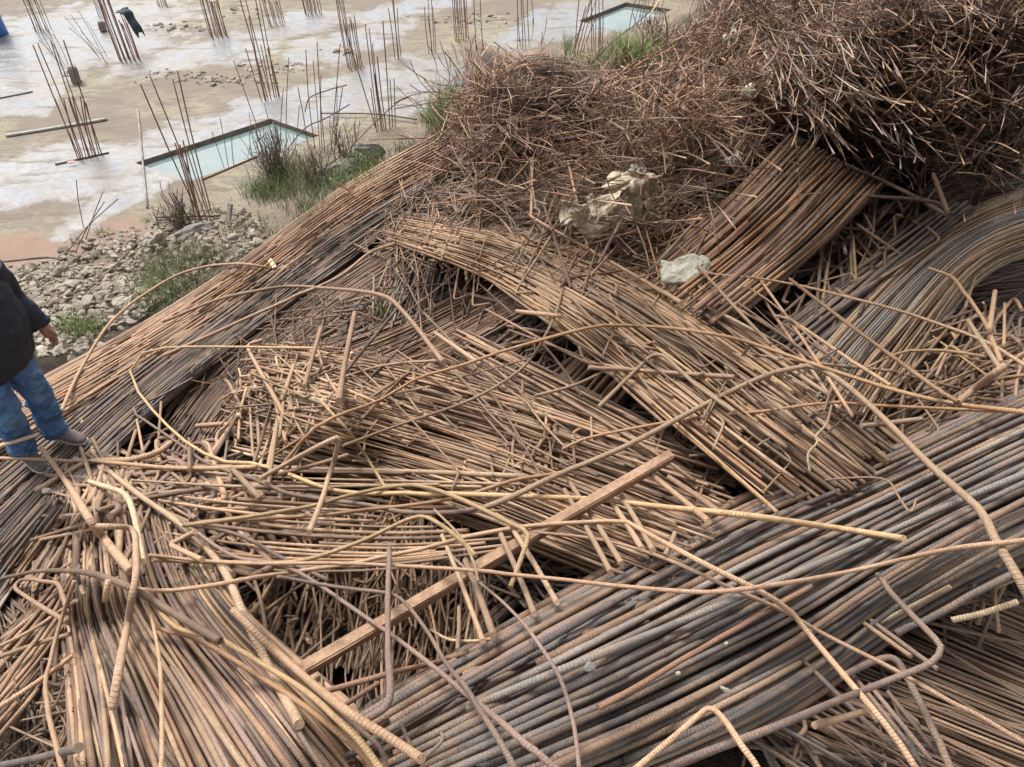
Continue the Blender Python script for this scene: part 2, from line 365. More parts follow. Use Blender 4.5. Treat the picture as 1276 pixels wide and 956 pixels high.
# left long bundle, its dark flank, and the brown one under it
bundle([(555,160),(430,230),(300,325),(180,402),(60,468),(-80,545)], [(575,205),(460,268),(330,362),(200,448),(90,520),(-60,610)], 165, 3.3, dict(tan=5, orange=3, rust=3, brown=3, sand=2), .12, .16, 'in the long strand past the gravel, its upper tan side', 4, .05, .02)
bundle([(560,195),(430,262),(310,350),(190,432),(80,510),(-60,610)], [(520,262),(440,322),(330,402),(215,495),(120,585),(40,690),(-40,810)], 260, 3.5, GREYS, .06, .22, 'in the long grey strand the man stands on', 4, .06, .02)
bundle([(500,262),(420,318),(330,380),(250,440),(190,510)], [(500,345),(420,395),(345,460),(280,540),(250,590)], 150, 2.7, dict(dark=5, rust=5, brown=5, mauve=3), -.10, .15, 'in the dark brown strand beside the long grey one', 3, .1, .1)
bundle([(330,450),(440,415),(540,372),(650,310)], [(400,520),(520,468),(610,418),(735,345)], 130, 3.2, dict(brown=5, rust=3, mauve=3, tan=2, sand=2), -.02, .12, 'in the brown fan left of the heap centre', 3, .1, .1, .2)
bundle([(512,275),(470,415)], [(575,290),(545,410)], 40, 3.2, dict(grey=4, silver=3, mauve=3, blue=1), -.02, .1, 'in the small steep grey sheaf', 2, .12, .12)
# centre
bundle([(490,262),(620,280),(750,312),(880,378),(990,440),(1090,520),(1140,560)], [(470,300),(590,338),(680,398),(780,470),(880,545),(960,610),(1020,655)], 250, 4.8, dict(tan=6, brown=4, orange=2, sand=4, mauve=4, rust=2, gold=1), .10, .26, 'in the wide tan bundle across the heap centre', 4, .12, .05, .16)
bundle([(330,425),(470,440),(620,480),(770,535),(920,600)], [(262,530),(400,590),(550,640),(690,690),(830,745)], 330, 4.3, dict(brown=5, rust=5, tan=4, mauve=2, sand=3, dark=1, orange=1), .02, .26, 'in the hooked brown bundle below the centre', 4, .22, .06, .1, hook=.2)
bundle([(300,440),(380,430),(470,455),(560,490)], [(280,560),(350,575),(450,590),(520,600)], 70, 4.6, dict(tan=6, sand=4, gold=1, pale=1), .16, .12, 'in the tan hooked tops of the brown bundle', 2, .35, .35, .2, hook=.5)
bundle([(770,385),(720,440),(640,515)], [(830,410),(800,470),(735,560)], 44, 6.0, dict(tan=4, sand=4, brown=2), .02, .12, 'in the short steep group under the centre', 2, .1, .15, .1)
bundle([(735,468),(850,480),(990,520)], [(800,560),(880,585),(1010,600)], 60, 4.0, dict(dark=5, brown=4, mauve=3), -.12, .1, 'in the shaded gap under the tan bundle', 2, .1, .1, .2)  # dark tints add to the shade of this gap
bundle([(560,400),(700,470),(830,540),(900,590)], [(520,450),(640,510),(760,580),(860,640)], 40, 5.0, dict(tan=5, sand=4, mauve=3, brown=3), .14, .14, 'in the loose layer between tan and brown bundles', 2, .25, .2, .25)
# long loose bars lying over both of them
bundle([(300,425),(470,445),(640,490),(800,545),(960,600)], [(300,545),(430,590),(570,630),(700,680),(850,735)], 50, 4.3, dict(tan=6, sand=4, brown=3, gold=1, rust=2), .27, .06, 'lying long and loose over the hooked brown bundle', 1, .45, .3, .16)
bundle([(500,270),(640,292),(760,325),(890,392),(1060,500)], [(480,300),(600,345),(700,410),(820,510),(980,640)], 80, 4.4, dict(tan=6, sand=3, orange=2, gold=1, brown=3), .40, .06, 'lying long and loose over the wide tan bundle', 1, .35, .3, .14)
bundle([(150,560),(330,580),(520,590),(700,600)], [(190,700),(330,715),(480,715),(640,690)], 15, 5.6, dict(tan=6, sand=4, brown=3, orange=1), .34, .06, 'lying long and loose across the left centre', 1, .35, .3, .3)
# slanting bars below the crossing bars, tinted dark to deepen the shade there
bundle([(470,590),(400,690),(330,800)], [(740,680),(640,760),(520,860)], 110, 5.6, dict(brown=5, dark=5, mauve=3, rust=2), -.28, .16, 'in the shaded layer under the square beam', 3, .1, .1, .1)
# right side
bundle([(1310,222),(1215,258),(1140,305),(1065,375),(1000,450),(980,478)], [(1310,312),(1250,330),(1205,365),(1160,430),(1110,500),(1085,545)], 230, 3.3, dict(silver=7, sand=6, mauve=1, tan=4, pale=9), .12, .24, 'in the arching grey bundle on the right', 4, .02, .06, .10)
bundle([(1120,330),(1310,300)], [(1150,420),(1310,400)], 70, 3.2, dict(dark=6, brown=3, mauve=3), -.14, .1, 'in the shaded layer behind the arching bundle', 2, .1, .05, .2)  # bar colours darkened so the space behind reads as shade
bundle([(985,165),(895,262),(790,352)], [(1105,228),(1005,322),(890,412)], 135, 5.2, dict(rust=5, mauve=4, brown=2, tan=5, orange=4, silver=1), .34, .20, 'in the short thick sheaf on the upper right', 4, .06, .14, .08)
bundle([(690,350),(800,292),(930,235)], [(800,360),(920,318),(1020,262)], 46, 4.4, dict(orange=3, tan=5, gold=1, rust=2), .16, .12, 'in the tan fan crossing the upper sheaf', 2, .2, .2, .25)
bundle([(1185,240),(1070,330),(945,425)], [(1235,262),(1130,350),(990,470)], 52, 6.0, dict(mauve=5, grey=5, blue=3, silver=1), .14, .16, 'in the row of thick grey bars beside the arching bundle', 3, .1, .08, .15)
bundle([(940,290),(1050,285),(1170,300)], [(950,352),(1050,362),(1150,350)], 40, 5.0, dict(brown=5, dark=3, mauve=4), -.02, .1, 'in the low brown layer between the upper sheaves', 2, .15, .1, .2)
bundle([(1310,395),(1200,440),(1080,515)], [(1310,500),(1210,532),(1110,585)], 70, 5.2, dict(tan=5, gold=1, brown=4, sand=3, mauve=2), .0, .14, 'in the tan layer at the right edge above the dark bundle', 2, .05, .15, .25)
bundle([(1310,175),(1230,195),(1140,240)], [(1310,250),(1240,250),(1160,268)], 70, 2.8, dict(grey=4, mauve=4, brown=3, silver=1), .05, .12, 'in the thin grey bundle at the far right', 3, .05, .1, .1)
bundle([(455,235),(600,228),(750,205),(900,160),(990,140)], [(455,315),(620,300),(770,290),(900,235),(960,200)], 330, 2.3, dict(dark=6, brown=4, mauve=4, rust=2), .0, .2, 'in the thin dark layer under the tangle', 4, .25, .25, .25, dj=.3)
# foreground dark ribbed bundle
bundle([(420,905),(560,818),(740,716),(930,618),(1100,555),(1290,470),(1420,420)], [(470,1080),(690,1010),(860,945),(1000,872),(1130,775),(1290,688),(1420,640)], 175, 9.3, dict(grey=9, blue=3, mauve=4, brown=5, sand=2, silver=2, rust=3, dark=4), .08, .30, 'in the thick ribbed bundle across the lower right', 4, .08, .0, .09, samples=22, dj=.12)
# lower right layers
bundle([(1080,672),(1200,720),(1420,800)], [(880,870),(1060,960),(1380,1110)], 190, 5.4, dict(brown=6, rust=4, sand=2, mauve=2), -.12, .16, 'in the brown layer at the lower right corner', 3, .1, .05, .12)
bundle([(880,820),(1000,960),(1060,1040)], [(1120,790),(1230,960),(1280,1040)], 50, 5.4, dict(mauve=5, brown=4, dark=2, sand=1), -.2, .1, 'in the steep layer under the ribbed bundle', 2, .15, .05, .2)
# bottom left fan
bundle([(85,655),(76,760),(90,860),(108,1010)], [(225,600),(290,740),(440,880),(590,1030)], 215, 6.5, dict(mauve=9, brown=6, tan=3, sand=3, rust=2, dark=3), .04, .32, 'in the fan of smooth bars at the lower left', 4, .14, .0, .10, samples=22, pw=1.3, rib=0.)
bundle([(95,690),(40,752),(-40,830)], [(100,790),(40,880),(-40,980)], 34, 6.2, dict(tan=5, sand=4, brown=3), .0, .14, 'running out to the left from the fan', 2, .15, .02, .2)
bundle([(30,830),(110,815)], [(40,905),(110,885)], 26, 4.2, dict(brown=4, sand=3, dark=3), -.15, .1, 'in the small level row left of the fan', 2, .2, .05, .1)
bundle([(100,870),(60,940),(30,1000)], [(120,930),(100,1000),(80,1040)], 24, 5.4, dict(tan=4, sand=4, brown=2), -.05, .1, 'in the tan corner group left of the fan', 2, .1, .1, .2)
bundle([(130,545),(260,590),(400,612),(500,628)], [(110,640),(220,690),(340,720),(460,735)], 90, 6.6, dict(tan=5, sand=5, brown=4, mauve=3), .0, .16, 'in the jumble beside the loop of bar', 3, .3, .3, .3)
bundle([(75,560),(50,640),(-10,730)], [(100,600),(90,660),(40,740)], 26, 5.0, dict(tan=4, sand=4, mauve=3), .14, .08, 'between the man and the fan', 2, .2, .1, .2)

# ------------------------------------------------------------------ random short pieces
def jumble(cx, cy, rx, ry, n, ang, spread, L, d, mix, lift, T, desc, bendp=.4, ind=True):
    d *= .80; L *= 1.35
    for i in range(n):
        a = rng.uniform(0, 2*np.pi); q = math.sqrt(rng.random()); x = cx+rx*q*math.cos(a); y = cy+ry*q*math.sin(a)
        th = R(ang)+rng.normal(0, R(spread)); l = L*rng.uniform(.5, 1.3); u = np.array([math.cos(th), -math.sin(th)])
        p0 = np.array([x, y])-u*l/2; p1 = np.array([x, y])+u*l/2; lf = lift+rng.uniform(0, T)
        key = pick(mix); dd = d*(1+rng.uniform(-.25, .25)); l0 = lf+rng.normal(0, T*.25); l1 = lf+rng.normal(0, T*.25)
        if rng.random() < bendp:
            v = np.array([-u[1], u[0]])*(1 if rng.random() < .5 else -1); hl = l*rng.uniform(.08, .24)
            v = v*math.cos(.5*rng.normal())+u*rng.normal(0, .5)
            pts = [np.r_[p0, l0*100], np.r_[p1, l1*100], np.r_[p1+v*hl, (l1+rng.uniform(-.05, .12))*100]]
            if rng.random() < .4: pts = [np.r_[p0+v*hl*.8, l0*100]]+pts
            q = bent_line(pts, 2.2*dd)
        else:
            mid = (p0+p1)/2+np.array([-u[1], u[0]])*l*rng.normal(0, .04)
            q = smooth_line([np.r_[p0, l0*100], np.r_[mid, (l0+l1)*50+rng.normal(0, 1.5)], np.r_[p1, l1*100]], 9)
        add_bar(q[:, :2], q[:, 2]/100, dd, key, f"{PAL[key][0]} piece {desc}", f"pieces {desc}")
jumble(215, 634, 115, 54, 110, -20, 45, 105, 6.8, dict(tan=5, sand=5, brown=4, mauve=3), .14, .16, 'in the jumble of short bent bars above the fan', .5)
jumble(138, 642, 55, 56, 60, 70, 25, 90, 7.0, dict(tan=6, sand=5, brown=3, gold=1), .16, .16, 'among the upright ends at the head of the fan', .45)
jumble(500, 770, 110, 90, 120, 82, 12, 95, 3.8, dict(tan=4, sand=4, brown=5, rust=2), -.10, .22, 'standing among the bent pieces under the beam', .55)
jumble(440, 680, 110, 50, 70, 60, 40, 80, 4.2, dict(tan=5, sand=4, brown=3), .0, .18, 'in the nest of bent pieces above the beam', .6)
jumble(340, 800, 60, 60, 50, 65, 25, 95, 5.4, dict(sand=4, brown=5, tan=2), -.05, .14, 'between the fan and the square beam', .4)
jumble(410, 490, 100, 42, 30, -15, 40, 70, 4.0, dict(tan=6, sand=5, gold=1, pale=1), .24, .16, 'strewn over the hooked tan ends', .6)
jumble(345, 520, 50, 50, 50, 75, 20, 60, 4.8, dict(tan=6, sand=4), .22, .14, 'standing up at the left end of the brown bundle', .6)
jumble(670, 575, 60, 40, 30, 78, 16, 38, 4.2, dict(tan=5, sand=4, brown=4), .22, .12, 'in the upright hooks amid the brown bundle', .8)
jumble(880, 560, 95, 50, 55, 50, 40, 60, 4.0, dict(brown=5, tan=4, mauve=3), .05, .2, 'in the hooks between the two big bundles', .7)
jumble(740, 316, 150, 36, 60, 40, 35, 75, 3.4, dict(tan=6, sand=4, brown=3, orange=1), .34, .2, 'strewn over the upper end of the tan bundle', .5)
jumble(620, 298, 130, 34, 50, 60, 45, 55, 2.9, dict(tan=4, brown=4, rust=2, sand=3), .25, .2, 'where the tangle meets the tan bundle', .5)
jumble(560, 320, 90, 60, 90, 70, 30, 60, 2.8, dict(grey=3, mauve=3, brown=4, sand=2), .05, .16, 'in the thin litter by the grey sheaf', .4)
jumble(480, 390, 50, 30, 50, 20, 60, 40, 3.0, dict(grey=3, mauve=3, sand=4), -.05, .1, 'in the pocket by the grey sheaf', .6)
jumble(1180, 460, 100, 55, 90, 35, 30, 95, 4.8, dict(tan=5, gold=1, brown=4, mauve=2), .1, .18, 'strewn at the right edge', .4)
jumble(1050, 320, 90, 50, 50, 60, 50, 85, 4.6, dict(brown=4, mauve=4, tan=3), .14, .16, 'strewn between the upper sheaves', .5)
jumble(930, 420, 70, 40, 40, 35, 25, 100, 4.0, dict(brown=4, dark=3, tan=3), .0, .12, 'in the dark hollow by the white lump', .3)
jumble(1190, 720, 90, 50, 46, 30, 35, 90, 5.8, dict(mauve=4, brown=4, tan=3), -.02, .14, 'at the lower right edge under the bundle', .4)
jumble(1030, 900, 110, 50, 36, -50, 20, 120, 6.2, dict(mauve=5, brown=4, grey=3), -.04, .12, 'poking out under the ribbed bundle', .3)
jumble(40, 850, 80, 110, 130, 30, 60, 75, 3.8, dict(brown=4, sand=3, dark=4), -.12, .2, 'in the dark hollow at the left edge', .4)
jumble(330, 430, 120, 60, 70, 45, 35, 60, 2.6, dict(dark=4, brown=4, rust=2), .1, .1, 'lying across the dark brown strand', .5)
jumble(600, 500, 170, 60, 26, -25, 22, 120, 4.2, dict(tan=5, sand=4, brown=4), .26, .14, 'lying loose over the brown bundle', .35)
jumble(860, 430, 150, 60, 60, -35, 14, 170, 4.2, dict(tan=5, sand=3, gold=1, brown=3), .40, .08, 'lying loose over the tan bundle', .25)
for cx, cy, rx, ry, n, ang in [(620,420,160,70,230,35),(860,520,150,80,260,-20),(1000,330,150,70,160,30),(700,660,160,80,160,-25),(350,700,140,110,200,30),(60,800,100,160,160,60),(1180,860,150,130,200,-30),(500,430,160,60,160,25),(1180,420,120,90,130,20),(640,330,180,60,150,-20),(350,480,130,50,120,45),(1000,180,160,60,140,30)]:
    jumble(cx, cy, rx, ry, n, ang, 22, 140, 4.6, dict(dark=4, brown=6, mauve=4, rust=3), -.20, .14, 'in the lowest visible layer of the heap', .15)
NBAR = len(BARS)

# ------------------------------------------------------------------ single bars one can follow by eye
H = []
def hero(label, pts, d, key, lift=.42, bend=None, name='steel_bar'):
    q = np.asarray(pts, float)
    if bend: q = resample(bent_line(q, bend), 46)
    else: q = smooth_line(q, 46 if len(q) > 2 else 6)
    u_ = np.linspace(0, 1, len(q)); L_ = np.linalg.norm(np.diff(q, axis=0), axis=1).sum()
    if L_ > 150:
        kn = np.sort(rng.uniform(0, 1, int(L_/90)+3)); q = q+np.stack([np.interp(u_, kn, rng.normal(0, .8, len(kn))), np.interp(u_, kn, rng.normal(0, .8, len(kn)))], 1)
    lf = np.full(len(q), lift*.9)
    add_bar(q, lf, d*(.88 if d < 9 else .95), key, label, None, True); BARS[-1]['name'] = name; BARS[-1]['rib'] = .65
    BARS[-1]['k'] = max(8, BARS[-1]['k'])
h = hero
h('long yellowish bar looping back near the man and crossing the whole middle of the heap', [(405,433),(300,432),(215,433),(178,440),(164,458),(168,480),(195,515),(235,552),(280,575),(320,578),(370,595),(420,613),(480,615),(560,617),(640,619),(740,622),(830,632),(900,639),(956,646),(1050,660),(1127,672)], 6.6, 'gold', .5)
h('thick arching bar rising over the centre and falling to the right edge', [(600,634),(640,618),(690,593),(765,563),(866,510),(930,478),(975,461),(1010,457),(1045,475),(1076,500),(1107,528),(1162,583),(1202,618),(1225,641),(1242,676),(1276,731),(1310,790)], 8.5, 'sand', .55)
h('grey bar with a sharp nose beside the loop, running right under the yellowish bar', [(240,470),(205,490),(178,502),(163,511),(180,523),(231,558),(260,578),(320,598),(353,613),(395,623),(460,630),(506,638),(571,638),(621,627),(660,610)], 6.4, 'mauve', .45)
h('brown bar waving from the fan past the square beam to the lower right corner area', [(115,716),(150,730),(200,736),(260,730),(320,720),(420,706),(508,687),(640,660),(740,652),(783,652),(816,671),(916,721),(956,741),(984,761),(1009,791),(1066,859),(1112,914),(1150,970)], 6.6, 'tan', .52)
h('tan bar slanting down over the ribbed bundle to the right edge', [(650,662),(740,671),(800,686),(853,706),(906,731),(956,752),(994,771),(1029,791),(1107,831),(1157,858),(1232,899),(1290,932)], 6.2, 'tan', .48)
h('yellow bar with a hooked end beside the square beam', [(230,655),(320,643),(395,630),(433,618),(478,608),(511,604),(538,608),(571,620),(620,643),(661,663),(650,695),(636,732)], 6.2, 'gold', .56, 9)
h('orange-tinted bar rising gently from the jumble to the centre', [(250,650),(320,646),(445,638),(520,630),(571,620),(640,598),(700,588),(758,566)], 5.6, 'orange', .47)
h('yellowish bar peaking above the bent pieces then dropping right', [(190,697),(320,701),(378,698),(445,676),(515,646),(538,648),(571,671),(592,692)], 6.2, 'gold', .53)
h('long level brown bar lying across the ribbed bundle to the right edge', [(185,690),(250,697),(320,701),(420,701),(533,707),(640,716),(740,726),(840,736),(891,738),(956,730),(1056,713),(1182,686),(1300,670)], 6.2, 'tan', .57)
h('long mauve bar running diagonally down to the bottom edge centre', [(225,648),(241,660),(291,693),(340,702),(378,716),(445,761),(508,806),(546,836),(591,874),(640,914),(705,970)], 6.4, 'mauve', .55)
h('brown bar curving steeply down across the end of the ribbed bundle', [(345,718),(420,731),(476,738),(495,744),(511,759),(533,789),(558,829),(581,857),(599,887),(616,912),(645,962)], 5.8, 'mauve', .60)
h('mauve bar curving down the ribbed bundle to the bottom edge', [(560,690),(595,722),(630,752),(659,784),(690,830),(703,859),(716,905),(724,970)], 6.0, 'mauve', .50)
h('upright ribbed bar with its foot hooked to the left', [(483,682),(484,766),(484,816),(486,868),(480,884),(452,900)], 8.6, 'mauve', .62, 16)
h('thick red-brown ribbed bar lying low under the beam', [(405,861),(481,840),(546,824),(585,812)], 8.2, 'rust', .30)
h('fat gold bar sweeping over the fan to the bottom edge', [(181,738),(196,759),(218,781),(241,789),(271,796),(320,824),(383,864),(420,897),(450,925),(482,965)], 8.2, 'gold', .60)
h('orange-brown bar running beside the fat gold bar over the fan', [(196,781),(251,801),(320,842),(388,887),(445,934),(478,970)], 8.0, 'orange', .52)
h('thick bar whose cut end faces the camera at the bottom', [(290,760),(340,810),(390,855),(433,889),(483,919),(524,946)], 11.5, 'tan', .63)
h('mauve bar curving down right of the gold bars', [(300,762),(320,781),(358,831),(408,877),(445,907),(474,934),(483,965)], 6.6, 'mauve', .56)
h('thick bar bent at the top and hanging over the fan', [(122,656),(170,658),(172,716),(163,754),(150,821),(140,884)], 9.4, 'sand', .64, 14)
h('yellowish thick bar with an elbow at the head of the fan', [(111,600),(158,615),(167,640),(178,700)], 8.4, 'pale', .6, 12)
h('thick ribbed bar leaning out beside the man', [(52,558),(88,608),(113,648),(138,681),(165,712)], 10.5, 'tan', .55)
h('tan bar with a pale stone at its foot near the man', [(45,611),(80,592),(113,575),(160,573),(195,564),(212,552)], 8.5, 'tan', .45)
h('thin level bar crossing in front of the man', [(-14,571),(60,573),(113,575),(160,579),(226,584),(320,582)], 5.6, 'tan', .5)
h('pale bar end poking in from the left edge before the jeans', [(-14,560),(10,553),(49,541)], 5.6, 'pale', .7)
h('thick ribbed bar from the jumble down the right side of the fan', [(137,587),(176,618),(215,645),(246,672),(271,701),(286,726),(301,761),(320,799),(345,850),(373,904)], 10.5, 'sand', .48)
h('small V-shaped thick bar above the fan', [(252,698),(211,679),(243,663)], 8.0, 'tan', .6, 6)
h('short dark stub standing up in the jumble', [(236,558),(236,586)], 6.2, 'brown', .6)
h('thick stub with a pale cut end pointing up left', [(289,584),(325,622)], 8.5, 'sand', .56)
h('bar bent to a peak and leaning down to the left of the crossing bars', [(322,598),(380,566),(425,543),(404,613),(383,663)], 7.4, 'sand', .60, 8)
h('short stub pointing right beneath the peaked bar', [(345,592),(390,580),(434,567)], 6.4, 'sand', .52)
h('thin gold bar arching across the tan bundle to the right edge', [(350,583),(383,543),(415,519),(471,500),(521,471),(571,456),(640,433),(728,410),(780,405),(836,409),(911,421),(960,436),(1006,451),(1056,468),(1132,491),(1200,505),(1300,516)], 5.0, 'orange', .58)
h('thin tan bar climbing from the brown bundle to the upper heap', [(428,555),(496,530),(583,500),(640,468),(665,440),(690,395),(708,350),(760,340),(802,332)], 4.4, 'tan', .54)
h('thin straight yellowish bar dropping onto the long yellow bar', [(398,498),(440,545),(482,610)], 4.4, 'gold', .5)
h('thin curved wire-like bar bending down over the beam', [(541,635),(573,668),(590,700),(596,725)], 3.8, 'pale', .64)
h('straight orange bar across the arching grey bundle', [(984,348),(1056,403),(1132,458),(1194,503)], 5.6, 'orange', .62)
h('long thin bar running over the arching bundle to the right edge', [(862,338),(956,350),(1019,361),(1107,383),(1182,408),(1240,431),(1300,468)], 4.2, 'tan', .6)
h('bar with a pale tip lying across the lower end of the arching bundle', [(966,393),(991,402),(1056,446),(1110,481)], 5.0, 'tan', .55)
h('bent bar standing at the right edge of the arching bundle', [(1157,334),(1188,345),(1227,403),(1246,452)], 5.2, 'tan', .6, 8)
h('thick ribbed stub standing upright at the right edge', [(1240,363),(1233,412)], 6.6, 'tan', .66)
h('thin stub upright beside the thick one at the right edge', [(1252,378),(1251,430)], 4.0, 'tan', .62)
h('pale bar leaning at the right edge', [(1206,399),(1227,431),(1247,460)], 6.6, 'pale', .6)
h('thick tan ribbed bar just above the dark bundle at the right', [(1192,503),(1220,480),(1252,456)], 9.5, 'tan', .6)
h('thin gold curve at the right above the dark bundle', [(1081,458),(1119,441),(1169,436),(1229,444)], 4.4, 'gold', .56)
h('thin level gold bar just above the dark bundle', [(700,560),(735,545),(826,527),(890,518),(956,512),(1031,502),(1081,505),(1207,511),(1300,514)], 4.8, 'orange', .5)
h('outer of two round bends beside the dark bundle', [(925,590),(956,565),(1014,516),(1036,511),(1060,526),(1092,552)], 5.4, 'mauve', .40)
h('inner of two round bends beside the dark bundle', [(938,602),(1008,528),(1026,524),(1058,556)], 5.0, 'mauve', .38)
h('pale zigzag wire beside the round bends', [(1036,505),(1030,528),(1017,543),(1018,552),(1007,566),(1009,588)], 3.4, 'pale', .5)
h('short thick level stub under the arch', [(1073,531),(1110,527),(1150,522)], 7.4, 'sand', .5)
h('thin wire curling over the dark bundle', [(1028,598),(1081,595),(1107,600),(1118,616),(1134,638),(1142,622)], 3.2, 'tan', .5)
h('grey bar with a rounded corner over the lower right edge of the bundle', [(1092,716),(1132,761),(1177,808),(1160,828),(1122,842),(1031,877),(956,909),(860,945),(790,975)], 9.4, 'mauve', .52, 22)
h('tan bar folded to a peak at the bottom edge', [(776,972),(841,917),(885,878),(906,900),(962,985)], 8.8, 'tan', .6, 12)
h('thick twisted bar hooked over at the lower right', [(1050,842),(1085,824),(1115,816),(1132,848),(1157,897),(1192,975)], 9.6, 'mauve', .38, 14)
h('short thick tan stub beneath the corner bar', [(1015,904),(1060,892),(1080,887),(1094,898)], 9.0, 'tan', .44)
h('leftmost of four straight mauve bars at the lower right', [(1000,822),(1112,930)], 7.0, 'mauve', .34)
h('second of four straight mauve bars at the lower right', [(1060,838),(1137,933)], 7.0, 'mauve', .33)
h('third of four straight mauve bars at the lower right', [(1083,853),(1160,947)], 7.0, 'mauve', .35)
h('rightmost of four straight mauve bars at the lower right', [(1106,862),(1167,938)], 6.6, 'mauve', .32)
h('straight bar with a pale end inside the corner bar', [(1077,777),(1135,818)], 6.8, 'tan', .36)
h('straight mauve bar just above the pale ended one', [(1085,773),(1168,834)], 6.8, 'mauve', .35)
h('pale thick stub at the lower right edge', [(1186,773),(1225,764),(1268,750)], 8.6, 'pale', .3)
h('pale straight stub crossing behind the corner bar', [(1097,776),(1184,731)], 6.4, 'pale', .32)
h('grey ribbed bar leaving the bundle towards the right edge', [(1117,791),(1190,753),(1262,716)], 9.0, 'grey', .34)
h('thin tan bar arching past the gravel over the long strand', [(74,522),(101,462),(142,398),(189,361),(236,337),(293,329),(332,334)], 4.0, 'tan', .42)
h('pale bar bending down from the long strand into the centre', [(202,401),(270,374),(320,363),(358,358),(395,358),(471,367),(501,388),(551,451)], 4.6, 'tan', .52)
h('tan bar running up the long strand towards the tangle', [(200,445),(260,418),(320,390),(383,363),(425,343),(461,315),(493,303)], 4.6, 'tan', .5)
h('tall thick ribbed stub standing in the centre left', [(442,390),(430,451),(422,500)], 7.8, 'tan', .62)
h('medium ribbed stub standing left of the tall one', [(400,409),(391,440),(379,482)], 6.6, 'tan', .58)
h('short ribbed stub furthest left of the standing three', [(366,456),(351,500)], 6.4, 'tan', .52)
h('level thick bar at the upper right reaching the crossing point', [(998,241),(1090,246),(1163,251),(1185,268)], 5.2, 'mauve', .5)
h('slanting thick bar meeting it at the crossing point', [(1038,196),(1109,229),(1186,270)], 5.2, 'mauve', .48)
h('short ribbed stub above the crossing point', [(1163,217),(1181,264)], 6.0, 'tan', .54)
h('thin bar leaning over the upper sheaf', [(883,169),(920,216)], 5.0, 'mauve', .6)
h('straight thin bar standing left of the sacks', [(708,203),(733,311)], 4.2, 'tan', .66)
h('thin bar with a low corner running from the tangle to the white lump', [(664,198),(661,262),(668,274),(740,315),(800,348),(850,378)], 4.6, 'tan', .64)
h('grey bar leaning over the crumpled sacks', [(796,218),(776,271),(745,330)], 5.6, 'mauve', .72)
h('bar leaning above the white lump', [(874,268),(845,300),(812,336)], 5.2, 'mauve', .62)
h('thin tan bar lying down over the white lump', [(846,308),(878,340),(910,375),(962,430)], 4.6, 'tan', .8)
h('level ribbed stub at the left end of the tan bundle middle', [(644,388),(700,394)], 6.4, 'tan', .56)
h('thick level ribbed bar over the middle of the tan bundle', [(732,458),(800,462),(916,471)], 6.6, 'tan', .56)
h('bar bent over like a hairpin below the tan bundle', [(745,510),(812,442),(828,441),(866,478),(915,514)], 6.0, 'sand', .58, 9)
h('grey stub pointing up left in the centre', [(541,414),(600,455)], 6.2, 'sand', .54)
h('pale straight bar right of the white lump', [(881,382),(962,424)], 5.4, 'pale', .52)
for lab, a, b, d in [('upper left ribbed bar of the pair leaning across the beam top', (709,600), (775,703), 8.0), ('lower left ribbed bar of the pair leaning across the beam top', (703,610), (761,713), 8.0),
    ('left ribbed bar of the pair between beam and dark bundle', (763,627), (800,684), 8.4), ('right ribbed bar of the pair between beam and dark bundle', (774,618), (814,686), 8.2),
    ('left of two pale ribbed bars right of the beam end', (812,592), (883,650), 8.2), ('right of two pale ribbed bars right of the beam end', (832,594), (896,638), 8.2),
    ('left of two ribbed bars standing below the hooked yellow bar', (624,666), (666,765), 8.4), ('right of two ribbed bars standing below the hooked yellow bar', (640,661), (694,751), 8.2),
    ('long ribbed bar crossing the beam from above, the left one', (551,667), (602,799), 7.2), ('thick ribbed bar crossing the beam just right of the long one', (580,698), (615,792), 9.0),
    ('short ribbed stub standing below the beam', (572,756), (570,810), 6.4), ('stub with a pale cut tip at the edge of the dark bundle', (841,664), (829,692), 7.2)]:
    h(lab, [a, ((a[0]+b[0])/2+1, (a[1]+b[1])/2), b], d, 'tan' if 'pale' in lab else 'sand', .50)
h('thin bar curving down the left side of the fan', [(92,724),(70,791),(59,841),(58,872),(68,917),(80,965)], 6.0, 'tan', .6)
h('tan bar hanging straight down over the fan', [(181,739),(193,790),(199,830),(201,892),(201,970)], 6.0, 'tan', .62)
h('dark grey ribbed bar in the bottom left corner', [(-14,957),(50,944),(98,932)], 9.4, 'grey', .5)
h('thick tan bar reaching left from the fan above the hollow', [(-14,890),(48,849),(92,816)], 7.2, 'tan', .48)
h('tan bar over the dark hollow running to the left edge', [(-14,823),(50,801),(88,790)], 6.4, 'tan', .5)
h('steep tan bar crossing the dark hollow', [(-14,880),(30,819),(65,766),(92,718)], 6.8, 'tan', .52)
h('thick curved bar from the left edge over the head of the fan', [(-14,727),(20,716),(60,711),(110,714),(150,727),(185,745),(225,770),(275,800)], 9.4, 'brown', .62)
h('hooked bar at the left of the fan', [(86,777),(50,756),(16,733),(27,722),(73,726),(84,765)], 6.4, 'tan', .56, 7)
h('long tan bar slanting left from the fan to the edge', [(-14,812),(40,785),(95,748)], 5.4, 'tan', .54)
h('bar end pointing down beside the fan top', [(135,723),(131,748)], 8.6, 'tan', .68)
h('brown diagonal bar under the yellow bar left of the beam', [(215,648),(300,668),(360,700),(410,725)], 6.0, 'mauve', .44)
h('bent pale wire below the square beam', [(537,785),(560,797),(590,799),(612,796)], 4.4, 'pale', .42)
h('short ribbed piece tucked under the hooked upright', [(428,880),(455,862),(472,851)], 7.4, 'rust', .34)
h('small bar end curling up through the dark bundle', [(528,945),(545,930),(552,920),(550,914)], 5.6, 'mauve', .55)
h('straight short bar poking from the dark bundle near the bottom', [(499,900),(513,932)], 5.6, 'mauve', .55)
h('reddish flat topped bar with a cut end in the dark bundle', [(747,882),(800,853),(880,805),(960,757),(1010,730)], 8.0, 'rust', .47)
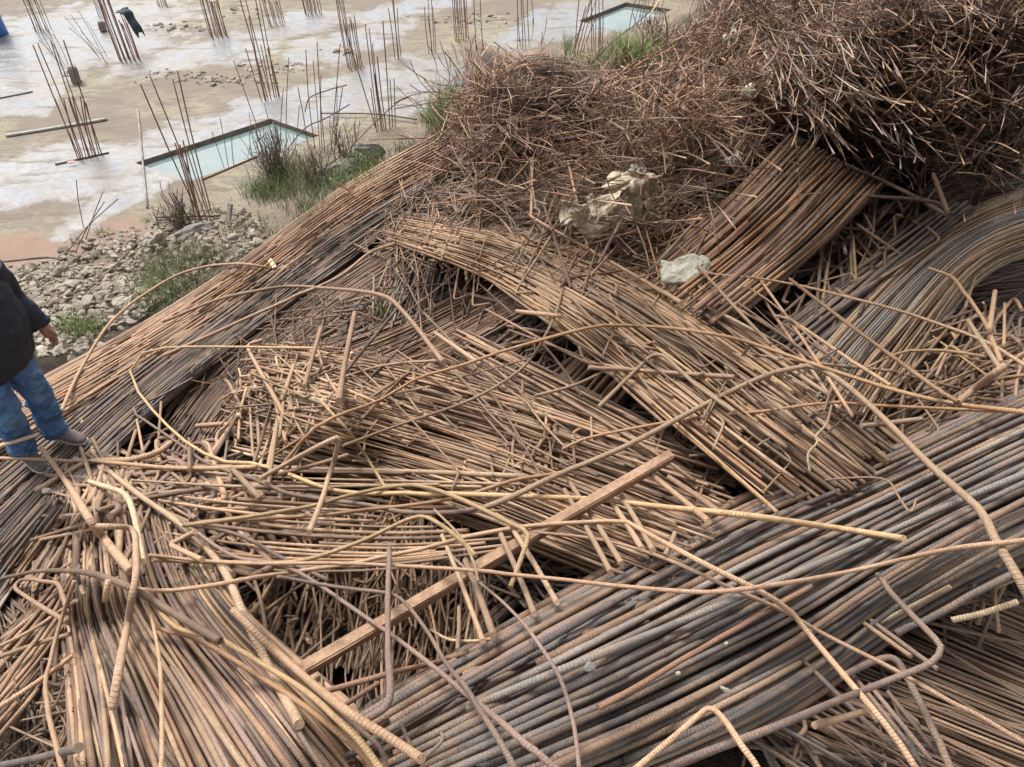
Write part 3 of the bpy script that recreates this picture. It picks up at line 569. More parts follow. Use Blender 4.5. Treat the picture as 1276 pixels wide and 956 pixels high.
for (x, y), sx in [(((622,592)), 1), (((640,580)), 1), (((664,565)), 1), (((683,560)), 1), ((688,545), 1), ((702,552), 1), ((580,572), 1), ((645,520), 1)]:
    w_ = 36+8*rng.random(); hh = 26+10*rng.random(); key = pick(dict(tan=4, sand=4, brown=3))
    q = resample(bent_line(np.array([(x-hh*.12, y+hh), (x, y), (x+w_, y+w_*.28), (x+w_*2.2, y+w_*.75)]), 6), 22)
    add_bar(q, .3, 5.2, key, f'{PAL[key][0]} hook standing in the middle of the brown bundle', 'hooks in the middle of the brown bundle')

# ------------------------------------------------------------------ which bars show: small depth buffer over all loose bars
def visible_counts(bars, extra=()):
    Wd, Hd = 638, 478
    xs, ys, zs, ids = [], [], [], []
    for i, b in enumerate(list(bars)+list(extra)):
        p = b['p']; L = np.linalg.norm(np.diff(p, axis=0), axis=1).sum(); n = int(min(900, max(20, L*260)))
        q = resample(p, n); c = q-CC; dz = c @ CF; ok = dz > .2
        x = (638+FPX*(c @ CR)/np.maximum(dz, .2))*.5; y = (478-FPX*(c @ CU)/np.maximum(dz, .2))*.5
        wpx = max(1, int(round(b['r']*2*FPX/np.median(dz)*.5)))
        T = np.gradient(np.c_[x, y], axis=0); T /= np.maximum(np.linalg.norm(T, axis=1, keepdims=True), 1e-6)
        for k in range(wpx):
            o = k-(wpx-1)/2; xs.append((x-T[:, 1]*o)[ok]); ys.append((y+T[:, 0]*o)[ok]); zs.append((dz+abs(o)*.002)[ok]); ids.append(np.full(ok.sum(), i))
    x = np.concatenate(xs).round().astype(int); y = np.concatenate(ys).round().astype(int); z = np.concatenate(zs); i = np.concatenate(ids)
    k = (x >= 0) & (x < Wd) & (y >= 0) & (y < Hd); x, y, z, i = x[k], y[k], z[k], i[k]
    cell = y*Wd+x; o = np.lexsort((z, cell)); cell = cell[o]; i = i[o]
    first = np.r_[True, cell[1:] != cell[:-1]]
    return np.bincount(i[first], minlength=len(bars)+len(extra))

# ------------------------------------------------------------------ the tangle of thin wire and hoops (far too many to count)
WIRES = []
def wire(q, lf, d, key, v=.3):
    d *= .60
    z = Z(q[:, 0], q[:, 1])+lf; p = W(q[:, 0], q[:, 1], z); dm = float(np.median((p-CC) @ CF))
    if np.linalg.norm(np.diff(p, axis=0), axis=1).max() > .9 or p[:, 2].max() > 4.6: return
    WIRES.append(dict(p=p, r=max(.0014, .5*d*dm/FPX), c=np.minimum(tint(key, v)*1.9*np.array([1.0, .97, .98]), .7), k=3 if d < 1.9 else 4))
TREG = [(560,175),(540,120),(575,88),(640,70),(720,84),(790,68),(850,30),(890,-20),(1320,-40),(1320,185),(1190,225),(1085,185),(1045,150),(950,145),(880,240),(800,300),(640,290),(520,260)]
def inside(x, y, poly):
    r = False; j = len(poly)-1
    for i in range(len(poly)):
        a, b = poly[i], poly[j]
        if (a[1] > y) != (b[1] > y) and x < (b[0]-a[0])*(y-a[1])/(b[1]-a[1])+a[0]: r = not r
        j = i
    return r
def tangle(n, ang, spread, L, d, mix, T, reg, lift=.05, mode=None):
    k = 0
    xs = [p[0] for p in reg]; ys = [p[1] for p in reg]
    while k < n:
        x, y = rng.uniform(min(xs), max(xs)), rng.uniform(min(ys), max(ys))
        if not inside(x, y, reg): continue
        k += 1
        key = pick(mix); dd = d*rng.uniform(.75, 1.3); lf = lift+T*rng.beta(1.2, 1.6); sc = .75+.5*(y/260)
        th = R(ang)+rng.normal(0, R(spread)); l = 1.65*L*rng.uniform(.4, 1.4)*sc
        u = rng.random()
        if u < .16:      # square hoop with hooked ends
            a = rng.uniform(8, 22)*sc; b = rng.uniform(10, 30)*sc; e1 = np.array([math.cos(th), -math.sin(th)]); ph = rng.uniform(.7, 2.4); e2 = np.array([math.cos(th+ph), -math.sin(th+ph)*.8])
            c = np.array([x, y]); pts = [c-e1*a*.9-e2*b*.8, c-e1*a-e2*b, c+e1*a-e2*b, c+e1*a+e2*b, c-e1*a+e2*b, c-e1*a-e2*b*.9, c-e1*a*.6-e2*b*.7]
            pts = np.c_[np.array(pts), np.array([0, 0, rng.normal(0, 5), rng.normal(0, 8), rng.normal(0, 5), 2, 3])]; q = bent_line(pts, 3)
        elif u < .42:     # straight run with bent ends
            e = np.array([math.cos(th), -math.sin(th)]); c = np.array([x, y]); t2 = th+rng.choice([-1, 1])*rng.uniform(.8, 2.2); e2 = np.array([math.cos(t2), -math.sin(t2)])
            pts = [c-e*l/2, c+e*l/2, c+e*l/2+e2*l*rng.uniform(.1, .45)]
            if rng.random() < .5: pts = [c-e*l/2+e2*l*rng.uniform(.1, .35)]+pts
            pts = np.c_[np.array(pts), rng.normal(0, 7, len(pts))]; q = bent_line(pts, 4)
        else:            # slack curve
            pts = [np.array([x, y, 0.])]; t = th; bend = rng.normal(0, .12)
            for s in range(rng.integers(3, 6)):
                pts.append(pts[-1]+np.array([math.cos(t), -math.sin(t)*.85, rng.normal(0, .12)*l*.3])*l/3.5); t += bend+rng.normal(0, .16)
            q = smooth_line(pts, 12)
        wire(q[:, :2], lf+q[:, 2]/100, dd, key)
RB = dict(rust=5, brown=6, tan=5, mauve=5, dark=2, sand=2)
tangle(6200, 35, 60, 66, 2.0, RB, .30, TREG)
tangle(1300, 55, 25, 85, 2.0, dict(tan=4, rust=4, orange=2, sand=3, brown=2), .34, [(720,100),(800,80),(900,30),(900,130),(800,230),(700,230)], .12)
tangle(1900, -60, 28, 80, 2.1, dict(mauve=4, brown=3, sand=5, silver=4, tan=4), .26, [(930,30),(1080,20),(1120,80),(1120,165),(1020,140),(940,110)], .1)
tangle(2200, 40, 45, 85, 2.1, dict(mauve=5, brown=3, tan=5, silver=4, rust=3, sand=4), .24, [(1080,-20),(1320,-40),(1320,200),(1200,220),(1120,170)], .05)
tangle(1300, 80, 60, 58, 1.9, dict(brown=5, rust=3, mauve=3, tan=3, dark=3), .40, [(555,180),(545,120),(580,85),(700,75),(830,90),(860,170),(720,230),(600,230)], .05)
tangle(800, -25, 20, 110, 2.1, dict(mauve=4, brown=5, sand=2, dark=4), .2, [(860,20),(1000,10),(1280,0),(1280,60),(1000,60),(880,60)], .15)
tangle(700, 12, 22, 95, 2.2, dict(brown=5, dark=3, tan=3, mauve=3), .2, [(470,230),(640,220),(820,230),(950,180),(930,215),(790,300),(600,300)], .18)
tangle(1500, 30, 60, 50, 1.8, dict(brown=6, rust=3, tan=4, mauve=3, sand=2), .25, [(770,75),(850,30),(890,-20),(1010,-30),(960,90),(860,150),(760,130),(640,160),(560,170),(560,110),(640,75)], .0)
tangle(900, 60, 60, 34, 1.8, dict(brown=5, rust=4, tan=4, mauve=3), .3, [(548,200),(538,135),(560,100),(640,75),(670,90),(640,200)], .0)
tangle(90, 40, 80, 30, 1.9, dict(tan=5, brown=3), .12, [(478,285),(520,270),(530,310),(490,320)], .3)
tangle(240, 70, 50, 60, 2.4, dict(tan=5, sand=4, pale=1, brown=3), .4, TREG, .3)

# ------------------------------------------------------------------ setting: slab with two pools
def ground():
    pool = [P(168,203), P(235,226), P(398,169), P(337,148)]
    pool2 = [P(721,26), P(772,40), P(838,12), P(780,3)]
    S = 400
    outer = [Vector((-S, -S, 0)), Vector((S, -S, 0)), Vector((S, S, 0)), Vector((-S, S, 0))]
    loops = [outer, pool, pool2]; flat = [v for l in loops for v in l]
    me = bpy.data.meshes.new('ground'); tr = tessellate_polygon(loops)
    bm = bmesh.new(); vs = [bm.verts.new(v) for v in flat]
    for t in tr:
        f = bm.faces.new([vs[i] for i in t]); f.normal_update()
        if f.normal.z < 0: f.normal_flip()
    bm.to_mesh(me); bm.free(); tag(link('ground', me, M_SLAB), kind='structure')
    for q, nm in ((pool, 'pool'), (pool2, 'pool')):
        bm = bmesh.new(); n = 4; top = [bm.verts.new(v) for v in q]; bot = [bm.verts.new(v-Vector((0, 0, .6))) for v in q]
        for i in range(n): bm.faces.new([top[i], top[(i+1) % n], bot[(i+1) % n], bot[i]])
        bm.faces.new(bot); bmesh.ops.recalc_face_normals(bm, faces=bm.faces)
        bmesh.ops.reverse_faces(bm, faces=bm.faces)
        bo = bm_obj('pool_side', bm, M_POOLWALL); tag(bo, kind='structure')
        c = sum(q, Vector())/4; bm = bmesh.new(); bm.faces.new([bm.verts.new(v+(v-c).normalized()*-.001-Vector((0, 0, .075))) for v in q])
        bmesh.ops.recalc_face_normals(bm, faces=bm.faces)
        for f in bm.faces:
            if f.normal.z < 0: f.normal_flip()
        tag(bm_obj('water', bm, M_WATER), kind='structure')
ground()

def mound():
    gx = np.linspace(-420, 1700, 150); gy = np.linspace(-260, 1300, 120)
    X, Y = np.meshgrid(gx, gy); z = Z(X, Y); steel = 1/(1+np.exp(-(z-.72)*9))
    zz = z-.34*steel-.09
    zz = np.minimum(zz, 4.2)
    Pn = W(X, Y, zz); hh, ww = X.shape
    me = bpy.data.meshes.new('earth_mound'); idx = np.arange(hh*ww).reshape(hh, ww)
    f = np.stack([idx[:-1, :-1], idx[1:, :-1], idx[1:, 1:], idx[:-1, 1:]], -1).reshape(-1, 4)
    me.from_pydata(Pn.reshape(-1, 3).tolist(), [], f.tolist())
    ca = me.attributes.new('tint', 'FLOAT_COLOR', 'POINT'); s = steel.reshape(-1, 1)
    c = np.array([.19, .155, .115])*(1-s)+np.array([.03, .02, .015])*s  # rusty earth painted near black under the steel, as shade in the gaps
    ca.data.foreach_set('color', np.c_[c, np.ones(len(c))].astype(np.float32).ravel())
    me.polygons.foreach_set('use_smooth', [True]*len(me.polygons))
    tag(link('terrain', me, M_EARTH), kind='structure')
mound()

# ------------------------------------------------------------------ rocks
def rock_mesh(name, r, seed, squash=.7, sub=2, rough=.35):
    rn = random.Random(seed); bm = bmesh.new(); bmesh.ops.create_icosphere(bm, subdivisions=sub, radius=1)
    cuts = [(Vector((rn.gauss(0, 1), rn.gauss(0, 1), rn.gauss(0, 1))).normalized(), rn.uniform(.45, .8)) for _ in range(9)]
    for v in bm.verts:
        for n_, d_ in cuts:
            e = v.co.dot(n_)-d_
            if e > 0: v.co -= n_*e*.92
        v.co *= 1+rn.uniform(-1, 1)*.04*rough*2
        v.co = Vector((v.co.x*r, v.co.y*r*.8, v.co.z*r*squash))
    me = bpy.data.meshes.new(name); bm.to_mesh(me); bm.free(); return me
RK = [rock_mesh('stone', 1, i, .65, 2) for i in range(10)]
def np_rocks(name, spots, mat):
    vs, fs, b = [], [], 0
    for x, y, z, r in spots:
        me = RK[rng.integers(10)]; co = np.empty(len(me.vertices)*3); me.vertices.foreach_get('co', co); co = co.reshape(-1, 3)*r
        a = rng.uniform(0, 6.28); t = rng.normal(0, .3); Rz = np.array([[math.cos(a), -math.sin(a), 0], [math.sin(a), math.cos(a), 0], [0, 0, 1]]); Rx = np.array([[1, 0, 0], [0, math.cos(t), -math.sin(t)], [0, math.sin(t), math.cos(t)]])
        co = co @ Rx.T @ Rz.T+np.array([x, y, z]); fc = np.array([p.vertices[:] for p in me.polygons])+b; vs.append(co); fs.append(fc); b += len(co)
    me = bpy.data.meshes.new(name); me.from_pydata(np.vstack(vs).tolist(), [], np.vstack(fs).tolist()); return link(name, me, mat)
sp = []
GREG = [(0,330),(60,325),(90,300),(160,285),(220,270),(300,255),(340,290),(300,320),(240,345),(180,395),(100,440),(0,450),(0,400)]
while len(sp) < 1500:
    x, y = rng.uniform(-30, 350), rng.uniform(250, 460)
    if not inside(x, y, GREG): continue
    z = float(Z(x, y)); z = max(z, 0)
    p = W(x, y, z); sp.append((*p[:2], z+.0, abs(rng.normal(0, .028))+.014))
tag(np_rocks('rubble', sp, M_STONE), 'broken grey stones and chips spread between slab and steel', 'rubble', kind='stuff')
for i, (x, y, s, lab) in enumerate([(40,345,9,'pale angular stone at the upper left edge of the gravel'),(150,330,9,'rounded stone in the upper gravel by the red earth'),(130,368,9,'flat stone in the gravel centre'),(95,355,8,'grey stone left of the gravel centre'),
    (165,430,9,'round stone below the grass next to the strand'),(85,433,8,'pale stone beside the hand of the man'),(90,447,8,'lower pale stone beside the hand of the man'),(125,432,11,'big grey stone touching the long strand'),(195,300,15,'upright broken concrete chunk under the leaning bars'),
    (215,312,11,'dark broken chunk beside the upright concrete one'),(78,395,9,'stone above the grass near the man'),(55,395,8,'small stone right of the jacket sleeve'),(110,305,8,'pale stone on the edge of the red earth'),(300,265,8,'small stone near the wooden peg')]):
    me = RK[i % 10].copy(); o = link('stone', me, M_STONE); z = max(0, float(Z(x, y))); p = P(x, y, z+.02); k = s*depth(p)/FPX; o.location = p; o.scale = (k, k, k); o.rotation_euler = (0.2*i, .3, 1.3*i)
    tag(o, lab, 'stone')
for x, y, s, lab, mt, lf in [(58,612,11,'light grey stone under the tan bar end near the man',M_PALESTONE,.32),(95,573,8,'pale stone next to the shoe of the man',M_PALESTONE,.3),(736,830,11,'mossy grey stone resting on the dark bundle',M_CONC,.52),(904,860,8,'pale sliver of stone on the dark bundle',M_PALESTONE,.5),(845,839,5,'tiny pale chip on the dark bundle',M_PALESTONE,.5),(905,802,4,'tiny chip high on the dark bundle',M_PALESTONE,.5),
                             (318,482,5,'small white chip on the dark brown strand',M_PALESTONE,.3)]:
    me = RK[int(x) % 10].copy(); o = link('stone', me, mt); p = P(x, y, float(Z(x, y))+lf); k = s*depth(p)/FPX; o.location = p; o.scale = (k, k*.8, k); o.rotation_euler = (x, .4, y); tag(o, lab, 'stone')
# distant clods on the slab
sp = []
for cx, cy, rx, ry, n in [(230,95,60,9,60),(340,85,35,8,50),(215,35,40,6,40),(300,100,60,8,60),(90,92,14,5,20),(590,25,60,10,60),(430,65,25,5,20),(300,20,60,8,20)]:
    for _ in range(n):
        p = W(cx+rng.normal(0, rx*.5), cy+rng.normal(0, ry*.5), 0.); sp.append((p[0], p[1], .0, abs(rng.normal(0, .04))+.012))
tag(np_rocks('debris', sp, M_STONE), 'earth clods and chips scattered on the wet slab', 'debris', kind='stuff')

# white plaster lump (large) and broken concrete by the grass
def lump(name, px, py, rad, lift, sc, rot, mat, lab, cat, seed, sub=3):
    me = rock_mesh(name, 1, seed, .8, sub+1, .2); o = link(name, me, mat)
    tx = bpy.data.textures.new(name, 'CLOUDS'); tx.noise_scale = .45; tx.noise_depth = 4; dm = o.modifiers.new('rough', 'DISPLACE'); dm.texture = tx; dm.strength = .45; z = max(0, float(Z(px, py)))+lift; p = P(px, py, z); k = rad*depth(p)/FPX
    o.location = p; o.scale = (k*sc[0], k*sc[1], k*sc[2]); o.rotation_euler = rot; me.polygons.foreach_set('use_smooth', [False]*len(me.polygons)); return tag(o, lab, cat)
lump('plaster_lump', 848, 338, 36, .72, (1.05, 1.0, .85), (.2, .1, .3), M_PALESTONE, 'large cream plaster lump lying on the steel in the upper centre', 'lump', 21)
lump('concrete_block', 425, 208, 24, .05, (1.3, .7, .8), (.2, 0, .5), M_CONC, 'dark broken concrete block behind the grass and the strand', 'block', 22)
lump('concrete_block', 462, 188, 17, .05, (1.4, .7, .7), (0, .2, .3), M_CONC, 'smaller concrete block at the top end of the strand', 'block', 23)
lump('concrete_block', 240, 292, 20, .0, (1.6, .8, .6), (.2, 0, .8), M_CONC, 'low concrete block at the foot of the leaning starter bars', 'block', 24)

# crumpled sacks: folded sheets with real thickness
def sack(px, py, rpx, lift, seed, lab, mat=None, cat='sack', sc=(1, .8, .55)):
    rn = np.random.default_rng(seed); bm = bmesh.new()
    for sh in range(4 if rpx > 20 else 2):
        n = 34; a = rn.uniform(0, 6.28); off = np.array([rn.normal(0, .3), rn.normal(0, .25), rn.uniform(-.1, .25)]); sz = rn.uniform(.6, .95)
        ks = rn.normal(0, 2.6, (6, 2)); ph = rn.uniform(0, 6.28, 6); ks2 = rn.normal(0, 6, (4, 2)); g = []
        for i in range(n):
            row = []
            for j in range(n):
                u, v = i/(n-1)*2-1, j/(n-1)*2-1; m_ = 1+.15*math.sin(3*math.atan2(v, u)+seed)
                x, y = u*math.sqrt(1-v*v/2)*sz*m_, v*math.sqrt(1-u*u/2)*sz*.8*m_
                f = sum(abs(math.sin(k[0]*u+k[1]*v+p)) for k, p in zip(ks, ph))/6; f2 = sum(abs(math.sin(k[0]*u+k[1]*v+f*2)) for k in ks2)/4
                x += .22*math.sin(5*f+u*2); y += .22*math.cos(6*f+v*2)
                z = .95*f+.22*f2-.55*(u*u+v*v)
                row.append(bm.verts.new((x*math.cos(a)-y*math.sin(a)+off[0], x*math.sin(a)+y*math.cos(a)+off[1], z+off[2])))
            g.append(row)
        for i in range(n-1):
            for j in range(n-1): bm.faces.new([g[i][j], g[i+1][j], g[i+1][j+1], g[i][j+1]])
    o = bm_obj('crumpled_sack' if cat == 'sack' else 'rag', bm, mat or M_BAG); md = o.modifiers.new('th', 'SOLIDIFY'); md.thickness = .03
    p = P(px, py, float(Z(px, py))+lift); k = rpx*depth(p)/FPX; o.location = p; o.scale = (k*sc[0], k*sc[1], k*max(sc[2], .7)); o.rotation_euler = (.45, .1, seed*.1); return tag(o, lab, cat)
sack(740, 268, 34, .68, 3, 'crumpled tan sack, left of the two on the tangle')
sack(787, 252, 44, .66, 5, 'larger crumpled grey and tan sack, right of the two on the tangle', sc=(1, .9, .9))
sack(794, 214, 14, .75, 8, 'pale twisted tip of sack above the larger sack', M_RAG, 'rag')
sack(912, 198, 13, .62, 9, 'white rag caught beside the short thick sheaf', M_RAG, 'rag')
sack(930, 115, 12, .62, 12, 'pale upright rag caught in the dark part of the tangle', M_RAG, 'rag', (.7, .7, 1.3))
sack(902, 48, 8, .5, 14, 'small cream rag at the left of the tangle top', M_RAG, 'rag')
sack(914, 39, 6, .5, 15, 'tiny cream rag beside another at the tangle top', M_RAG, 'rag')

# ------------------------------------------------------------------ grass and dry shrubs
def blades(name, spots, mat, parent=None):
    V, F, C = [], [], []; b = 0
    for x, y, z, hgt, lean, wd, col in spots:
        a = rng.uniform(0, 6.28); la = rng.uniform(0, 6.28); wv = np.array([math.cos(a), math.sin(a), 0])*wd; lv = np.array([math.cos(la), math.sin(la), 0])*lean
        base = np.array([x, y, z])
        for i in range(4):
            t = i/3; c = base+lv*t*t+np.array([0, 0, hgt*(t-.25*t*t*lean/hgt)]); ww = wv*(1-t*.95); V += [c-ww, c+ww]
        for i in range(3): F.append((b+2*i, b+2*i+1, b+2*i+3, b+2*i+2))
        C += [col]*8; b += 8
    me = bpy.data.meshes.new(name); me.from_pydata([tuple(v) for v in V], [], F); ca = me.attributes.new('tint', 'FLOAT_COLOR', 'POINT'); ca.data.foreach_set('color', np.c_[np.array(C), np.ones(len(C))].astype(np.float32).ravel())
    return link(name, me, mat, parent)
gs = []
for cx, cy, rx, ry, n, hh, col in [(400,262,40,20,500,.22,(.08,.13,.035)),(310,285,40,16,260,.18,(.10,.12,.045)),(470,225,24,14,260,.24,(.08,.14,.035)),(505,190,20,10,160,.2,(.09,.15,.035)),(560,125,18,14,200,.3,(.09,.18,.03)),(100,412,34,14,420,.22,(.10,.17,.035)),(215,340,45,30,900,.26,(.085,.11,.035)),(195,368,30,20,380,.24,(.10,.15,.04)),(250,318,40,16,420,.2,(.11,.12,.045)),(365,225,38,26,1100,.32,(.085,.13,.032)),(330,240,26,12,420,.26,(.08,.14,.03)),(420,225,36,14,600,.26,(.08,.15,.035)),(455,205,28,14,400,.28,(.075,.13,.03)),
        (545,150,20,18,500,.36,(.095,.20,.03)),(780,72,32,13,800,.42,(.11,.23,.04)),(745,80,34,9,420,.3,(.10,.15,.045)),(815,58,18,10,300,.34,(.11,.22,.04)),(130,292,14,4,70,.12,(.12,.2,.04)),(185,275,8,4,40,.12,(.12,.2,.04)),(95,300,12,4,50,.1,(.13,.2,.05)),(270,262,8,4,40,.12,(.12,.2,.04)),(707,62,6,8,80,.4,(.09,.2,.035)),(545,240,20,12,60,.2,(.07,.13,.03)),(480,395,14,8,60,.2,(.06,.11,.03))]:
    for _ in range(n):
        x, y = cx+rng.normal(0, rx*.5), cy+rng.normal(0, ry*.5); z = max(0, float(Z(x, y))); p = W(x, y, z)
        c = (np.array(col)*.75+.025)*rng.uniform(.8, 2.3)
        if rng.random() < .36: c = np.array([.24, .20, .115])*rng.uniform(.6, 1.2)
        gs.append((p[0], p[1], z-.02, hh*rng.uniform(.4, 1.2), hh*rng.uniform(.1, .8), rng.uniform(.003, .007), c))
tag(blades('grass', gs, M_GRASS), 'tufts of green and straw-coloured grass along the edge of the steel heap', 'grass', kind='stuff')

def shrub(px, py, n, hgt, spread, lab, lean=(0, 0)):
    z0 = max(0, float(Z(px, py))); root = W(px, py, z0); tb = []
    for i in range(n):
        a = rng.uniform(0, 6.28); q = rng.uniform(.1, 1)*spread; p = [np.zeros(3)+np.array([rng.normal(0, .08), rng.normal(0, .08), 0])]
        dirv = np.array([math.cos(a)*q+lean[0], math.sin(a)*q+lean[1], hgt*rng.uniform(.5, 1.1)])
        for s in range(4): p.append(p[-1]+dirv/4+rng.normal(0, .035, 3))
        tb.append(dict(p=smooth_line(p, 9), r=rng.uniform(.003, .006), c=np.array([.11, .085, .065])*rng.uniform(.6, 1.4), k=4))
        for s in range(3):
            j = rng.integers(1, 4); e = p[j]+rng.normal(0, .12, 3)+np.array([0, 0, .06]); tb.append(dict(p=smooth_line([p[j], (p[j]+e)/2+rng.normal(0, .02, 3), e], 5), r=.0028, c=np.array([.12, .09, .07])*rng.uniform(.6, 1.4), k=4))
    me = tube_mesh('dry_shrub', tb); o = link('dry_shrub', me, M_TWIG); o.location = root; return tag(o, lab, 'shrub')
shrub(345, 222, 60, .75, .28, 'dry leafless shrub tangled beside the pool corner', (.05, 0))
shrub(228, 283, 50, .45, .28, 'low dry brushwood at the foot of the leaning starter bars')
shrub(395, 232, 34, .5, .3, 'dead brown twigs growing behind the top end of the strand')
shrub(430, 200, 24, .55, .2, 'sparse dry twigs by the concrete blocks')
shrub(820, 60, 26, .6, .3, 'dry brush behind the tangle near the far pool')

# ------------------------------------------------------------------ starter bars cast into the slab
def starter(bars, lab, r=.009, z0=0., ring=None):
    """bars: list of (foot px, top px); top found on the plane facing the camera through the foot"""
    feet = [W(f[0], f[1], z0) for f, t in bars]; org = sum(feet)/len(feet); root = empty('column_starter_bars', tuple(org.tolist()))
    tag(root, lab, 'starter bars', 'starter bar clusters standing in the slab')
    for (f, t), ft in zip(bars, feet):
        # a nearly vertical bar: choose the height whose picture row meets the wanted one, then lean it sideways
        d = CF+CR*(t[0]-638)/FPX+CU*(478-t[1])/FPX
        s = (ft[1]-CC[1]+rng.normal(0, .03))/d[1]; top = CC+d*s
        mid = (ft+top)/2+rng.normal(0, .012, 3)
        p = smooth_line([ft-np.array([0, 0, .1]), mid, top], 10)
        key = pick(dict(rust=7, dark=3, brown=3)); me = tube_mesh('bar', [dict(p=p, r=r*.72*rng.uniform(.85, 1.15), c=tint(key)*np.array([1.5, .95, .9]), k=6)], org)
        link('bar', me, M_STEEL, root)
    return root
def cage(base, n, w_, dx, h0, h1, tall=3, slant=None):
    """n feet in a small rectangle round base (px), tops offset upward"""
    out = []
    for i in range(n):
        u = (i/(n-1)-.5); fx = base[0]+u*w_; fy = base[1]+((i % 3)-1)*w_*.10-u*w_*.12
        hh = h0*rng.uniform(.85, 1.1) if i >= tall else h1*rng.uniform(.9, 1.05)
        out.append(((fx, fy), (fx-dx*hh+rng.normal(0, w_*.02), fy-hh)))
    random.shuffle(out); return out
S = starter
S([((100,199),(41,56)),((103,197),(47,54)),((112,196),(63,50)),((118,195),(67,54)),((126,193),(79,50)),((97,200),(68,122)),((101,199),(79,122)),((106,198),(85,122)),((110,197),(90,120)),((114,196),(100,120)),((119,195),(104,124)),((122,193),(107,128))],'starter bars by the pink ribbon with five tall ones', .011)
S(cage((162,76), 15, 26, .36, 52, 110, 9),'dense starter bars from which the dark cloth hangs', .012)
S(cage((54,40), 10, 20, .42, 50, 60, 4),'starter bars nearest the blue drum', .010)
S(cage((273,46), 12, 22, .27, 48, 70, 6),'dense splayed starter bars standing in a puddle', .012)
S([((326,125),(306,60)),((330,125),(316,60)),((334,124),(297,-8)),((338,124),(304,-8)),((337,124),(325,56)),((342,122),(317,-8)),((344,121),(335,58)),((347,121),(322,-8)),((348,120),(333,60)),((331,125),(310,20))],'tall starter bars with their feet just above the pool', .011)
S(cage((345,31), 10, 20, .26, 28, 45, 4),'starter bars between the tall and the splayed clusters at the back', .011)
S(cage((391,18), 12, 20, .2, 26, 32, 6),'starter bars at the top edge with red feet', .012)
S(cage((443,86), 10, 18, .17, 60, 95, 5),'starter bars in the middle of the slab, ringed by a puddle', .011)
S([((492,73),(484,10)),((496,74),(488,-8)),((500,72),(495,10)),((497,73),(490,-6))],'small group of four thin starter bars with a mud foot', .011)
S([((535,67),(529,8)),((539,67),(533,-8)),((541,66),(537,-8)),((543,66),(539,8)),((538,67),(533,20))],'slim starter bars mirrored in a puddle', .010)
S(cage((576,52), 9, 17, .07, 58, 70, 4),'dense starter bars just above the wire coil', .012)
S([((596,95),(590,-8)),((600,95),(592,50)),((604,92),(598,-6)),((608,92),(602,55)),((590,100),(586,50))],'taller starter bars rising behind the wire coil', .012)
S([((648,60),(644,-6)),((652,60),(649,-6)),((656,60),(651,-6)),((645,62),(645,15)),((660,58),(657,-4)),((664,30),(662,-4))],'starter bars above the right side of the coil', .011)
S([((472,168),(455,30)),((476,172),(460,35)),((481,172),(464,55)),((486,172),(477,26)),((489,170),(486,100)),((478,173),(467,92)),((492,171),(491,98)),((483,172),(470,70)),((474,174),(427,25)),((470,170),(462,110))],'dark starter bars crossing each other left of the green weed', .011)
S([((258,288),(175,105)),((262,285),(187,95)),((264,280),(215,98)),((262,262),(221,88)),((245,285),(218,178)),((250,286),(224,180)),((242,282),(215,240)),((236,284),(210,240)),((252,284),(228,175)),((257,262),(232,185)),((247,270),(222,182))],'starter bars leaning left in front of the pool, feet in dry brush', .011)
S([((392,186),(381,62)),((404,190),(395,52)),((400,186),(400,92)),((410,192),(424,54)),((414,190),(427,108)),((418,180),(420,105)),((384,186),(371,108)),((398,192),(390,75))],'thin spread starter bars beyond the dry shrub', .009)
S([((716,75),(722,-6)),((712,76),(738,-6)),((720,76),(745,-6)),((708,78),(730,8)),((722,70),(742,22)),((716,78),(736,2))],'bent starter bars fanning right behind the tangle', .012)
S([((738,72),(737,-8)),((742,70),(742,-8)),((746,68),(746,-8)),((750,66),(751,-8)),((740,72),(739,30)),((748,68),(748,20))],'straight starter bars between the bent fan and the far pool', .012)
S(cage((800,38), 9, 34, -.25, 40, 52, 5),'thin starter bars in front of the far pool', .010)
S(cage((203,8), 6, 12, .3, 18, 25, 2),'small starter bars at the top edge beyond the cloth', .011)
S([((340,206),(291,75)),((344,200),(329,128)),((330,195),(319,165)),((366,180),(373,131)),((355,185),(360,72)),((348,190),(353,110)),((312,190),(311,158)),((290,206),(289,162)),((283,206),(274,146)),((278,205),(264,164))],'scattered thin bars rising from the pool and the shrub beside it', .008)
S([((102,283),(95,224)),((100,300),(128,240)),((70,320),(147,248)),((85,318),(130,252)),((195,290),(198,258)),((203,292),(190,262))],'loose leaning bars at the edge of the red earth', .008)
S(cage((128,22), 7, 10, .3, 20, 24, 1),'tiny far starter bars right of the blue drum', .009)
S([((75,80),(60,38)),((72,78),(45,30)),((82,82),(52,34)),((68,72),(40,34)),((85,80),(66,42)),((78,82),(48,50))],'tangled thin wires standing behind the ribboned cluster', .006)
S([((132,78),(98,14)),((126,70),(80,20)),((136,80),(100,38)),((120,66),(88,18)),((134,70),(108,26)),((128,74),(86,34))],'curving wires left of the cluster with the cloth', .006)

